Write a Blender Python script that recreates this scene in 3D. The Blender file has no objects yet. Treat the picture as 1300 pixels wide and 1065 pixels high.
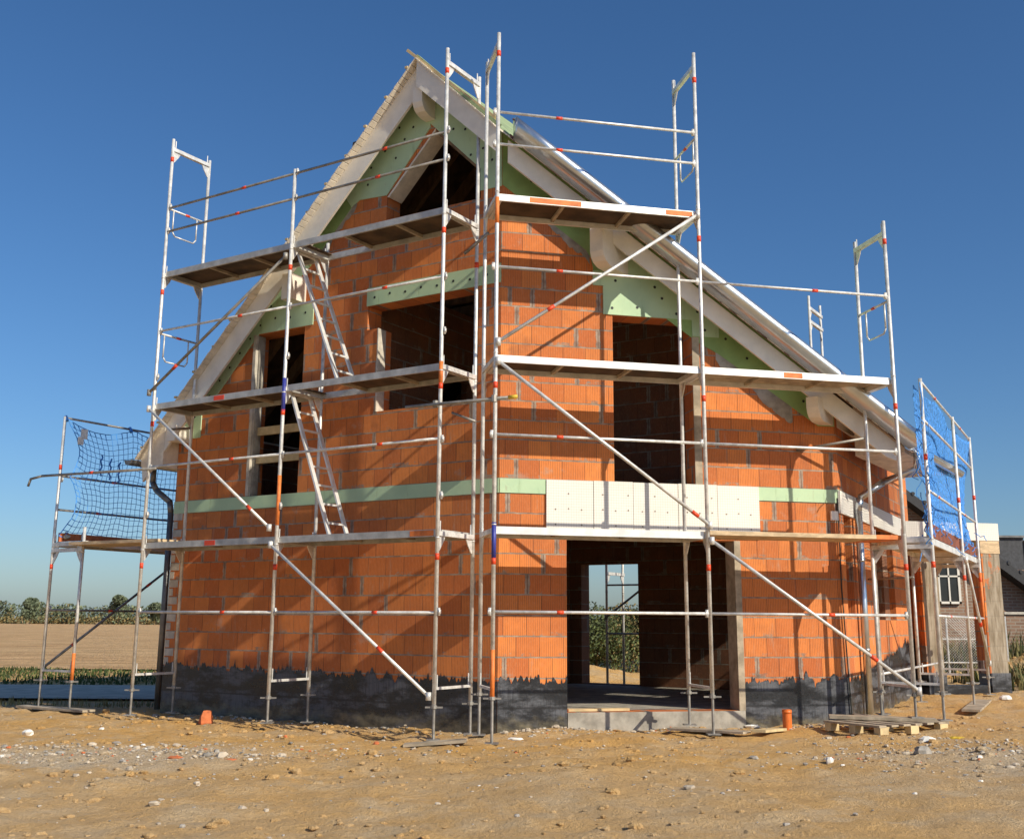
import bpy, math, random
from mathutils import Vector, Matrix, noise
random.seed(7)
R=math.radians
C=bpy.context.scene.collection
# ------------------------------------------------------------------ camera model
FPX=1409.1; TH=R(12.11); RO=R(.41); CXP,CYP=650.0,487.0; H=1.35
_F=Vector((0,math.cos(TH),math.sin(TH))); _R=Vector((1,0,0)); _U=_R.cross(_F)
CR=_R*math.cos(RO)+_U*math.sin(RO); CU=_U*math.cos(RO)-_R*math.sin(RO); CF=_F
def at(u,v,Y):
    d=CR*((u-CXP)/FPX)-CU*((v-CYP)/FPX)+CF
    d=d*(Y/d.y); return Vector((d.x,d.y,d.z+H))
def hd(a): a=R(a); return Vector((math.sin(a),math.cos(a),0))
class Frame:
    def __init__(s,o,a,n): s.o=Vector(o); s.a=hd(a); s.n=hd(n)
    def __call__(s,x,o,z): return s.o+s.a*x+s.n*o+Vector((0,0,z))
C0=Vector((-.151,13.85,0))
G=Frame(C0,302.45,212.45)      # gable wall: x grows from the salient corner to the left
K=Frame(C0,77.45,167.45)       # cut corner wall: x grows to the right
P1=K(4.65,0,0)
S=Frame(P1,28.7,118.7)         # long side, going back
Q=Vector((8.50,19.505,0))
A=Frame(Q,77.45,167.45)        # little porch front at the back right
# ------------------------------------------------------------------ materials
def NT(name,rough=.7,metal=0.0):
    m=bpy.data.materials.new(name); m.use_nodes=True; nt=m.node_tree
    b=nt.nodes['Principled BSDF']; b.inputs['Roughness'].default_value=rough; b.inputs['Metallic'].default_value=metal
    return m,nt,b
def nd(nt,t,**kw):
    n=nt.nodes.new('ShaderNode'+t)
    for k,v in kw.items():
        if k.startswith('i_'):
            n.inputs[int(k[2:]) if k[2:].isdigit() else k[2:]].default_value=v
        else: setattr(n,k,v)
    return n
def lk(nt,a,b): nt.links.new(a,b)
def mth(nt,op,a,b=None,c=None,clamp=False):
    n=nt.nodes.new('ShaderNodeMath'); n.operation=op; n.use_clamp=clamp
    for i,x in enumerate((a,b,c)):
        if x is None: continue
        if isinstance(x,(int,float)): n.inputs[i].default_value=x
        else: nt.links.new(x,n.inputs[i])
    return n.outputs[0]
def mix(nt,f,a,b,mode='MIX'):
    n=nt.nodes.new('ShaderNodeMix'); n.data_type='RGBA'; n.blend_type=mode
    for s,x in ((n.inputs[0],f),(n.inputs[6],a),(n.inputs[7],b)):
        if isinstance(x,(int,float)): s.default_value=x
        elif isinstance(x,tuple): s.default_value=(*x,1)
        else: nt.links.new(x,s)
    return n.outputs[2]
def ramp(nt,x,a,b,ca=0.0,cb=1.0):
    n=nt.nodes.new('ShaderNodeMapRange'); n.inputs[1].default_value=a; n.inputs[2].default_value=b
    n.inputs[3].default_value=ca; n.inputs[4].default_value=cb; n.interpolation_type='SMOOTHSTEP'
    nt.links.new(x,n.inputs[0]); return n.outputs[0]
def noi(nt,vec,scale,detail=4,rough=.6):
    n=nd(nt,'TexNoise'); n.inputs['Scale'].default_value=scale; n.inputs['Detail'].default_value=detail; n.inputs['Roughness'].default_value=rough
    if vec is not None: lk(nt,vec,n.inputs['Vector'])
    return n.outputs[0]
def objc(nt): return nd(nt,'TexCoord').outputs['Object']
def scl(nt,vec,s):
    n=nd(nt,'Mapping'); n.inputs['Scale'].default_value=s; lk(nt,vec,n.inputs['Vector']); return n.outputs[0]
def bump(nt,b,h,strength=.4,dist=.01):
    n=nd(nt,'Bump'); n.inputs['Strength'].default_value=strength; n.inputs['Distance'].default_value=dist
    lk(nt,h,n.inputs['Height']); lk(nt,n.outputs[0],b.inputs['Normal'])
M={}
def simple(name,col,rough=.6,metal=0,var=.25,scale=6,bmp=0,stretch=(1,1,1)):
    m,nt,b=NT(name,rough,metal); v=scl(nt,objc(nt),stretch)
    n=noi(nt,v,scale,6)
    lk(nt,mix(nt,ramp(nt,n,.3,.7),tuple(c*(1-var) for c in col),tuple(min(1,c*(1+var*.6)) for c in col)),b.inputs['Base Color'])
    if bmp: bump(nt,b,n,bmp)
    M[name]=m; return m,nt,b
def mk_brick(name,paler,dark,seed=0):
    m,nt,b=NT(name,.88)
    uv=nd(nt,'UVMap').outputs[0]
    mp=nd(nt,'Mapping'); mp.inputs['Location'].default_value=(seed,0,0); lk(nt,uv,mp.inputs[0]); uv=mp.outputs[0]
    sx=nd(nt,'SeparateXYZ'); lk(nt,uv,sx.inputs[0]); X,Y=sx.outputs[0],sx.outputs[1]
    def wn(a,bq=None):
        n=nd(nt,'TexWhiteNoise'); n.noise_dimensions='2D'; c=nd(nt,'CombineXYZ'); lk(nt,a,c.inputs[0])
        if bq is not None: lk(nt,bq,c.inputs[1])
        lk(nt,c.outputs[0],n.inputs['Vector']); return n.outputs['Value'],n.outputs['Color']
    row=mth(nt,'FLOOR',mth(nt,'DIVIDE',Y,.25))
    odd=mth(nt,'MODULO',row,2); jit=mth(nt,'MULTIPLY',wn(row)[0],.09)
    W_=.3
    u=mth(nt,'DIVIDE',mth(nt,'ADD',mth(nt,'ADD',X,mth(nt,'MULTIPLY',odd,W_/2)),jit),W_)
    cell=mth(nt,'FLOOR',u); fu=mth(nt,'FRACT',u); near=mth(nt,'ROUND',u)
    dist=mth(nt,'MULTIPLY',mth(nt,'MINIMUM',fu,mth(nt,'SUBTRACT',1,fu)),W_)
    tone=wn(cell,row)[0]
    col=mix(nt,tone,paler,dark)  # each block takes a random tone between two clay colours
    big=noi(nt,uv,1.3,5); col=mix(nt,ramp(nt,big,.35,.75,0,.45),col,(.40,.135,.045))
    fine=noi(nt,scl(nt,uv,(9,3,1)),6,6,.7); col=mix(nt,ramp(nt,fine,.45,.8,0,.4),col,(.68,.33,.17))
    gr=mth(nt,'FRACT',mth(nt,'DIVIDE',X,.0235)); gv=mth(nt,'LESS_THAN',gr,.34)
    grain=mth(nt,'MULTIPLY',gv,ramp(nt,noi(nt,scl(nt,uv,(3,2,1)),3,3),.3,.62,.3,.95))
    col=mix(nt,mth(nt,'MULTIPLY',grain,.6),col,(.27,.075,.03))
    edge=noi(nt,uv,22,4,.7)
    mort=mix(nt,ramp(nt,noi(nt,uv,7,5),.3,.7),(.17,.145,.12),(.40,.35,.28))
    # some vertical joints are buttered with grey mortar
    key=wn(near,row); wid=mth(nt,'MULTIPLY',edge,.062)
    sm=mth(nt,'MULTIPLY',mth(nt,'LESS_THAN',dist,wid),mth(nt,'GREATER_THAN',key[0],.80))
    col=mix(nt,mth(nt,'MULTIPLY',sm,.85),col,mort)
    wz=mth(nt,'ADD',Y,mth(nt,'MULTIPLY',mth(nt,'SUBTRACT',noi(nt,uv,9,3),.5),.014))
    fr=mth(nt,'FRACT',mth(nt,'ADD',mth(nt,'DIVIDE',wz,.25),.035))
    bed=mth(nt,'LESS_THAN',fr,mth(nt,'ADD',.045,mth(nt,'MULTIPLY',edge,.055)))
    head=mth(nt,'LESS_THAN',dist,mth(nt,'ADD',.0022,mth(nt,'MULTIPLY',key[0],.0028)))
    col=mix(nt,mth(nt,'MULTIPLY',head,.75),col,(.11,.04,.025))
    col=mix(nt,mth(nt,'MULTIPLY',bed,.9),col,mort)
    st=noi(nt,scl(nt,uv,(6,.8,1)),1.4,6,.7); col=mix(nt,ramp(nt,st,.58,.76,0,.55),col,(.46,.36,.27))
    dk=noi(nt,scl(nt,uv,(1.5,.9,1)),.9,5,.6); col=mix(nt,ramp(nt,dk,.60,.72,0,.5),col,(.24,.085,.04))
    pt=noi(nt,uv,2.7,7,.78); nearbed=mth(nt,'LESS_THAN',mth(nt,'ABSOLUTE',mth(nt,'SUBTRACT',fr,.05)),.2)
    col=mix(nt,mth(nt,'MULTIPLY',mth(nt,'MULTIPLY',nearbed,ramp(nt,pt,.54,.62)),.8),col,mort)
    gp=noi(nt,scl(nt,uv,(1,1.3,1)),.75,7,.72); col=mix(nt,ramp(nt,gp,.60,.68,0,.42),col,(.40,.34,.28))
    lk(nt,col,b.inputs['Base Color'])
    hgt=mth(nt,'SUBTRACT',1,mth(nt,'ADD',mth(nt,'MULTIPLY',grain,.35),mth(nt,'MULTIPLY',mth(nt,'MAXIMUM',bed,head),.8)))
    bump(nt,b,hgt,.7,.008)
    M[name]=m
mk_brick('brick',(.80,.262,.062),(.54,.14,.036))
mk_brick('brick_in_shade',(.22,.11,.06),(.15,.075,.045),3.3)  # wall brick darkened in colour, standing in for indoor shade
# background masonry
def mk_oldbrick():
    m,nt,b=NT('old_brick',.9); v=objc(nt); sx=nd(nt,'SeparateXYZ'); lk(nt,v,sx.inputs[0]); c=nd(nt,'CombineXYZ'); lk(nt,mth(nt,'ADD',sx.outputs[0],sx.outputs[1]),c.inputs[0]); lk(nt,sx.outputs[2],c.inputs[1])
    br=nd(nt,'TexBrick'); lk(nt,c.outputs[0],br.inputs['Vector'])
    for k,x in (('Scale',1),('Mortar Size',.012),('Brick Width',.24),('Row Height',.08)): br.inputs[k].default_value=x
    br.inputs['Color1'].default_value=(.34,.20,.13,1); br.inputs['Color2'].default_value=(.22,.13,.09,1); br.inputs['Mortar'].default_value=(.36,.31,.25,1)
    lk(nt,mix(nt,ramp(nt,noi(nt,v,1.5),.3,.7,0,.4),br.outputs['Color'],(.24,.16,.11)),b.inputs['Base Color']); M['old_brick']=m
mk_oldbrick()
simple('concrete',(.36,.33,.28),.9,var=.35,scale=5,bmp=.3)
simple('plaster',(.55,.50,.42),.9,var=.25,scale=8,bmp=.2)
def mk_green():
    m,nt,b=NT('green_foam',.75); v=objc(nt)
    c=mix(nt,ramp(nt,noi(nt,v,1.6,6),.35,.7),(.50,.66,.42),(.42,.58,.38))
    c=mix(nt,ramp(nt,noi(nt,scl(nt,v,(5,5,1)),2.2,5),.58,.75,0,.5),c,(.20,.30,.13))
    lk(nt,c,b.inputs['Base Color']); 
    for zz in (5.2,):
        pass
    c2=mix(nt,ramp(nt,noi(nt,scl(nt,v,(1,1,.4)),9,6,.8),.60,.70,0,.5),c,(.36,.34,.22)); lk(nt,c2,b.inputs['Base Color'])
    bump(nt,b,noi(nt,v,60),.15); M['green_foam']=m
mk_green()
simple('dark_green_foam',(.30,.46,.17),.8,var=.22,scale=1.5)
simple('foam_fixing',(.30,.24,.19),.8)
simple('anchor',(.02,.025,.02),.6)
def mk_eps():
    m,nt,b=NT('white_foam',.8); uv=nd(nt,'UVMap').outputs[0]; sx=nd(nt,'SeparateXYZ'); lk(nt,uv,sx.inputs[0])
    g=[mth(nt,'LESS_THAN',mth(nt,'FRACT',mth(nt,'DIVIDE',o,.033)),.16) for o in (sx.outputs[0],sx.outputs[1])]
    c=mix(nt,mth(nt,'MULTIPLY',mth(nt,'MAXIMUM',g[0],g[1]),.6),(.82,.80,.74),(.60,.52,.42))
    sp=noi(nt,uv,14,5,.7); c=mix(nt,ramp(nt,sp,.68,.74,0,.7),c,(.45,.33,.24))
    c=mix(nt,ramp(nt,noi(nt,uv,2),.4,.8,0,.25),c,(.62,.56,.46))
    lk(nt,c,b.inputs['Base Color']); M['white_foam']=m
mk_eps()
def mk_tar():
    m,nt,b=NT('bitumen',.3); uv=nd(nt,'UVMap').outputs[0]
    n=noi(nt,scl(nt,uv,(.8,1.9,1)),1.5,7,.7); n2=noi(nt,scl(nt,uv,(22,1.0,1)),3,4)
    c=mix(nt,ramp(nt,n,.46,.60),(.016,.017,.020),(.105,.11,.125)); c=mix(nt,ramp(nt,n2,.5,.68,0,.75),c,(.017,.017,.021))
    c=mix(nt,ramp(nt,noi(nt,scl(nt,uv,(1,1,1)),26,4,.8),.66,.74,0,.5),c,(.24,.22,.19))
    sxx=nd(nt,'SeparateXYZ'); lk(nt,uv,sxx.inputs[0]); lip_shade=mth(nt,'LESS_THAN',mth(nt,'ABSOLUTE',mth(nt,'SUBTRACT',sxx.outputs[1],.335)),.012)
    c=mix(nt,mth(nt,'MULTIPLY',lip_shade,.7),c,(.012,.012,.014))  # shadow line of an unmodelled plinth ledge, painted as a dark stripe
    sx=nd(nt,'SeparateXYZ'); lk(nt,uv,sx.inputs[0]); low=ramp(nt,mth(nt,'ADD',sx.outputs[1],mth(nt,'MULTIPLY',noi(nt,uv,6),.35)),.28,.42,1,0)
    c=mix(nt,mth(nt,'MULTIPLY',low,ramp(nt,noi(nt,scl(nt,uv,(2,4,1)),3,6),.35,.7,.2,.9)),c,(.20,.17,.11))
    lk(nt,c,b.inputs['Base Color']); lk(nt,ramp(nt,n,.3,.7,.22,.55),b.inputs['Roughness']); bump(nt,b,noi(nt,scl(nt,uv,(3,1,1)),8,6),.5,.01); M['bitumen']=m
mk_tar()
simple('white_paint',(.80,.75,.66),.5,var=.10,scale=3)
simple('soffit_wood',(.78,.70,.58),.7,var=.2,scale=5)
simple('rough_timber',(.20,.12,.06),.8,var=.35,scale=4,stretch=(4,4,.6),bmp=.2)  # attic timber, colour lowered to imitate the darkness inside
simple('new_timber',(.62,.48,.26),.8,var=.25,scale=5)
simple('tile',(.22,.07,.04),.8,var=.3)
simple('slate',(.05,.052,.06),.6,var=.35,scale=12)
simple('slate_tile',(.028,.028,.032),.55,var=.35,scale=12)
simple('membrane',(.30,.38,.20),.6,var=.3,scale=3)
simple('zinc',(.62,.66,.70),.28,.9,var=.12,scale=3)
simple('old_zinc',(.20,.20,.20),.5,.7,var=.3,scale=3)
simple('copper_trim',(.16,.08,.05),.5)
def mk_galv():
    m,nt,b=NT('galvanised',.42,.35); v=objc(nt)
    c=mix(nt,ramp(nt,noi(nt,v,7,6,.7),.35,.65),(.56,.55,.53),(.82,.81,.78))
    c=mix(nt,ramp(nt,noi(nt,v,16,6,.75),.56,.68,0,.6),c,(.40,.36,.31))
    lk(nt,c,b.inputs['Base Color']); lk(nt,ramp(nt,noi(nt,v,9),.3,.7,.35,.6),b.inputs['Roughness']); M['galvanised']=m
mk_galv()
simple('dull_steel',(.33,.31,.28),.55,.5,var=.35,scale=9)
simple('aluminium',(.78,.77,.74),.42,.35,var=.18,scale=5)
simple('shaded_alu',(.50,.49,.46),.5,.3,var=.25,scale=6)  # aluminium with the shade of the gable side put into its colour
simple('red_band',(.78,.07,.02),.5,var=.15)
simple('blue_band',(.04,.05,.30),.5)
simple('orange_paint',(.74,.20,.04),.6,var=.25,scale=9)
simple('yellow_cap',(.72,.50,.05),.5)
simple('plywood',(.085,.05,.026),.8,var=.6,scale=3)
def mk_smear():
    m,nt,b=NT('smeared_brick',.9); v=objc(nt); n=noi(nt,scl(nt,v,(1,1,.6)),2.2,7,.7)
    g=mix(nt,ramp(nt,noi(nt,scl(nt,v,(6,6,.7)),4,5),.3,.7),(.20,.155,.10),(.40,.34,.26))
    c=mix(nt,ramp(nt,n,.57,.62),g,(.52,.17,.06)); sx=nd(nt,'SeparateXYZ'); lk(nt,v,sx.inputs[0])
    bd=mth(nt,'LESS_THAN',mth(nt,'FRACT',mth(nt,'DIVIDE',sx.outputs[2],.25)),.06); c=mix(nt,mth(nt,'MULTIPLY',bd,.2),c,(.16,.13,.1))
    lk(nt,c,b.inputs['Base Color']); bump(nt,b,n,.6,.02); M['smeared_brick']=m
mk_smear()
simple('plank',(.62,.46,.28),.8,var=.3,scale=6,stretch=(1,1,3),bmp=.2)
simple('grey_plank',(.40,.33,.24),.85,var=.35,scale=6,bmp=.2)
simple('rope',(.07,.30,.78),.8,var=.3,scale=20)
simple('rope_dark',(.07,.30,.78),.8,var=.3,scale=20)
simple('pvc',(.72,.17,.03),.4,var=.08)
simple('white_stone',(.80,.78,.72),.9,var=.12,scale=9,bmp=.4)
simple('pale_stone',(.50,.42,.32),.9,var=.25,scale=9,bmp=.4)
simple('grey_stone',(.34,.31,.27),.9,var=.35,scale=9,bmp=.4)
simple('clay',(.60,.17,.06),.9,var=.25,scale=12,bmp=.3)
simple('dark_glass',(.02,.022,.025),.1,var=.2)
simple('asphalt',(.52,.42,.31),.9,var=.25,scale=3,bmp=.2)
simple('hazy_leaf',(.17,.20,.11),.7,var=.4,scale=.3)  # foliage lightened in colour to imitate distance haze
simple('hazy_leaf_dark',(.10,.13,.075),.7,var=.4,scale=.3)  # darker leaf tone, with the same haze mixed into its colour
simple('leaf',(.10,.13,.04),.7,var=.5,scale=.6)
simple('leaf_dark',(.045,.065,.02),.7,var=.5,scale=.6)
simple('leaf_dry',(.24,.18,.07),.8,var=.4,scale=1)
simple('bark',(.10,.07,.045),.9,var=.3)
simple('grass_mat',(.045,.075,.015),.8,var=.5,scale=.8)
simple('dry_grass',(.22,.19,.07),.8,var=.4,scale=1.5)
def mk_soil():
    m,nt,b=NT('soil',.95); v=objc(nt)
    big=noi(nt,v,.35,4); mid=noi(nt,v,1.6,6,.7); fin=noi(nt,v,14,6,.75); 
    c=mix(nt,ramp(nt,big,.35,.65),(.72,.405,.115),(.66,.41,.165))
    c=mix(nt,ramp(nt,mid,.42,.68,0,.75),c,(.68,.50,.29))
    c=mix(nt,ramp(nt,fin,.52,.72,0,.6),c,(.30,.17,.07))
    c=mix(nt,ramp(nt,noi(nt,v,38,5,.8),.62,.72,0,.7),c,(.75,.62,.44))
    # pale gravel strip in front (a worn track) and grey rubble to the right
    sx=nd(nt,'SeparateXYZ'); lk(nt,v,sx.inputs[0])
    wy=mth(nt,'ADD',sx.outputs[1],mth(nt,'MULTIPLY',mid,2.4)); wx=mth(nt,'ADD',sx.outputs[0],mth(nt,'MULTIPLY',mid,2.5))
    strip=mth(nt,'MULTIPLY',mth(nt,'MULTIPLY',ramp(nt,wy,13.2,14.0,1,0),ramp(nt,wy,11.6,12.4,0,1)),ramp(nt,wx,-2.3,-.6,1,0))
    strip2=mth(nt,'MULTIPLY',mth(nt,'MULTIPLY',ramp(nt,wy,12.6,13.3,1,0),ramp(nt,wy,10.6,11.6,0,1)),ramp(nt,wx,4.0,5.6,0,1))
    near=ramp(nt,wy,11.0,11.8,1,0)
    grav=mix(nt,ramp(nt,noi(nt,v,45,4,.8),.4,.6),(.46,.36,.24),(.76,.64,.47))
    c=mix(nt,mth(nt,'MULTIPLY',mth(nt,'MAXIMUM',mth(nt,'MAXIMUM',strip,mth(nt,'MULTIPLY',strip2,.8)),mth(nt,'MULTIPLY',near,.22)),.72),c,grav)
    lk(nt,c,b.inputs['Base Color'])
    bump(nt,b,mth(nt,'ADD',mth(nt,'MULTIPLY',fin,.9),mth(nt,'MULTIPLY',noi(nt,v,45,4,.8),.5)),1,.055); M['soil']=m
mk_soil()
def mk_field():
    m,nt,b=NT('ploughed',.95); v=objc(nt); s=scl(nt,v,(.35,1,1))
    c=mix(nt,ramp(nt,noi(nt,s,.9,6,.75),.35,.65),(.42,.23,.085),(.74,.47,.22)); c=mix(nt,ramp(nt,noi(nt,s,.08,3),.4,.7,0,.5),c,(.66,.45,.22))
    lk(nt,c,b.inputs['Base Color']); bump(nt,b,noi(nt,scl(nt,v,(1.2,1,1)),2.2,5,.7),1,.35); M['ploughed']=m
mk_field()
# ------------------------------------------------------------------ mesh builder
class MB:
    def __init__(s): s.v=[]; s.f=[]; s.m=[]; s.uv=[]; s.mi=0
    def face(s,pts,m=None,uv=None):
        b=len(s.v); s.v+= [Vector(p) for p in pts]; s.f.append(tuple(range(b,b+len(pts)))); s.m.append(s.mi if m is None else m)
        s.uv.append(uv or [(p[0],p[2]) for p in pts])
    def hexa(s,p,m=None,uvf=None):
        for q in ((0,3,2,1),(4,5,6,7),(0,1,5,4),(1,2,6,5),(2,3,7,6),(3,0,4,7)):
            s.face([p[i] for i in q],m)
    def box(s,x0,x1,y0,y1,z0,z1,m=None,T=None):
        T=T or (lambda x,y,z:Vector((x,y,z)))
        s.hexa([T(x0,y0,z0),T(x1,y0,z0),T(x1,y1,z0),T(x0,y1,z0),T(x0,y0,z1),T(x1,y0,z1),T(x1,y1,z1),T(x0,y1,z1)],m)
    def prism(s,poly,T,o0,o1,m=None):
        a=[T(x,o0,z) for x,z in poly]; b=[T(x,o1,z) for x,z in poly]; n=len(poly)
        s.face(a[::-1],m,[(x,z) for x,z in poly][::-1]); s.face(b,m,[(x,z) for x,z in poly])
        for i in range(n): j=(i+1)%n; s.face([a[i],a[j],b[j],b[i]],m)
    def tube(s,p,q,r,n=8,m=None,r2=None,caps=True):
        p=Vector(p);q=Vector(q);d=(q-p).normalized(); a=d.orthogonal().normalized(); b=d.cross(a); r2=r if r2 is None else r2
        c0=[p+(a*math.cos(t)+b*math.sin(t))*r for t in [2*math.pi*i/n for i in range(n)]]
        c1=[q+(a*math.cos(t)+b*math.sin(t))*r2 for t in [2*math.pi*i/n for i in range(n)]]
        for i in range(n): j=(i+1)%n; s.face([c0[i],c0[j],c1[j],c1[i]],m)
        if caps: s.face(c0[::-1],m); s.face(c1,m)
    def path(s,pts,r,n=8,m=None):
        for i in range(len(pts)-1):
            s.tube(pts[i],pts[i+1],r,n,m)
    def bar(s,p,q,w,h,m=None,up=Vector((0,0,1))):
        p=Vector(p);q=Vector(q);d=(q-p).normalized(); a=d.cross(up).normalized(); b=a.cross(d)
        a*=w/2;b*=h/2
        s.hexa([p-a-b,q-a-b,q+a-b,p+a-b,p-a+b,q-a+b,q+a+b,p+a+b],m)
    def rock(s,c,r,m=None,flat=.7,sq=1):
        c=Vector(c); import mathutils
        st=[]; nn,mm=7,5; ph=random.random()*6
        rings=[[c+Vector((0,0,-r*flat))]]
        for i in range(1,mm):
            t=math.pi*i/mm; ring=[]
            for j in range(nn):
                a=2*math.pi*j/nn+ph; k=r*random.uniform(.75,1.15)
                ring.append(c+Vector((k*math.sin(t)*math.cos(a)*sq,k*math.sin(t)*math.sin(a),-k*flat*math.cos(t))))
            rings.append(ring)
        top=c+Vector((0,0,r*flat*.9))
        for j in range(nn): s.face([rings[0][0],rings[1][(j+1)%nn],rings[1][j]],m)
        for i in range(1,mm-1):
            for j in range(nn): s.face([rings[i][j],rings[i][(j+1)%nn],rings[i+1][(j+1)%nn],rings[i+1][j]],m)
        for j in range(nn): s.face([rings[-1][j],rings[-1][(j+1)%nn],top],m)
    def build(s,name,mats,parent=None,smooth=False):
        org=Vector((0,0,0)); 
        if parent is not None:
            o=parent
            while o is not None: org+=o.location; o=o.parent
        me=bpy.data.meshes.new(name); 
        # weld identical verts
        idx={};vv=[];ff=[]
        for f in s.f:
            q=[]
            for i in f:
                p=s.v[i]-org; k=(round(p.x,4),round(p.y,4),round(p.z,4))
                if k not in idx: idx[k]=len(vv); vv.append(p)
                q.append(idx[k])
            ff.append(q)
        keep=[(q,m,u) for q,m,u in zip(ff,s.m,s.uv) if len(set(q))==len(q)]
        me.from_pydata(vv,[],[k[0] for k in keep])
        for m in (mats if isinstance(mats,(list,tuple)) else [mats]): me.materials.append(M[m])
        uvl=me.uv_layers.new(name='UVMap')
        for p,(q,m,u) in zip(me.polygons,keep):
            p.material_index=m; p.use_smooth=smooth
            for li,c in zip(p.loop_indices,u): uvl.data[li].uv=c
        o=bpy.data.objects.new(name,me); C.objects.link(o)
        if parent is not None: o.parent=parent
        return o
def thing(name,label,cat,loc,group=None):
    o=bpy.data.objects.new(name,None); C.objects.link(o); o.location=loc; o.empty_display_size=.3
    o['label']=label; o['category']=cat
    if group: o['group']=group
    return o
def tag(o,label,cat,group=None):
    o['label']=label; o['category']=cat
    if group: o['group']=group
    return o
def kind(o,k): o['kind']=k; return o
bpy.context.view_layer.update()
# ------------------------------------------------------------------ terrain height
def sm(x,a,b):
    t=max(0,min(1,(x-a)/(b-a))); return t*t*(3-2*t)
def hgt(x,y):
    h=.03*sm(x,-9,-4)+.07*sm(x,-1.5,1.0)+.05*sm(x,2.5,5.5)+.10*sm(x,5,8)*sm(y,15,18)
    m=sm(y,5,7)*(1-sm(y,19,21)*(1 if x<2 else 1-sm(x,4,8)*.8))
    if x<-3: m*=1-sm(y,17.6+.25*math.sin(x*1.7),18.4+.2*math.sin(x*2.3))
    # spoil heap at the right, behind the porch
    h2=.95*math.exp(-(((x-13.6)/2.6)**2+((y-25.2)/2.0)**2))+.5*math.exp(-(((x-17)/3)**2+((y-25)/2.6)**2))
    h2+=.55*math.exp(-(((x-.6)/2.2)**2+((y-27)/1.5)**2))
    n=noise.fractal(Vector((x*1.1,y*1.3,0)),.9,2.2,5)*.042+noise.fractal(Vector((x*5,y*6,3)),.7,2.2,4)*.024
    rut=math.exp(-((y-12.25-.25*math.sin(x*.5))/.16)**2)+math.exp(-((y-10.75-.25*math.sin(x*.5))/.16)**2); n-=.035*rut*sm(x,-12,-9)*(.6+.4*noise.noise(Vector((x*2,y,7))))
    n+=.05*max(0,noise.noise(Vector((x*2.3,y*2.6,11)))-.25)
    nearwall=1
    far=1-sm(abs(y-14),16,20)
    return (h*m+h2)+n*(.35+.65*m+min(1,h2*3))*far*1.1-.02
def axis(lo,hi,a,b,st):
    out=[];x=a
    while x<=b+1e-6: out.append(x); x+=st
    d=st;x=a
    while x>lo: d*=1.35; x-=d; out.insert(0,max(x,lo))
    d=st;x=out[-1]
    while x<hi: d*=1.35; x+=d; out.append(min(x,hi))
    return out
def grid(name,xs,ys,zf,mat,smooth=True):
    me=bpy.data.meshes.new(name); vs=[(x,y,zf(x,y)) for y in ys for x in xs]; n=len(xs)
    me.from_pydata(vs,[],[(j*n+i,j*n+i+1,(j+1)*n+i+1,(j+1)*n+i) for j in range(len(ys)-1) for i in range(n-1)])
    me.materials.append(M[mat])
    for p in me.polygons: p.use_smooth=smooth
    o=bpy.data.objects.new(name,me); C.objects.link(o); return o
kind(grid('ground',axis(-1500,1500,-11,18,.085),axis(-60,3000,6.5,28,.085),hgt,'soil'),'structure')
b=MB(); 
def sheet(name,x0,x1,y0,y1,z,mat,skew=0):
    bb=MB(); bb.face([(x0,y0,z),(x1,y0+skew,z),(x1,y1+skew,z),(x0,y1,z)]); return kind(bb.build(name,mat),'structure')
sheet('road',-200,1.0,19.6,23.6,.028,'asphalt',-.0)
sheet('field',-1400,-3,31,900,.03,'ploughed')
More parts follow.
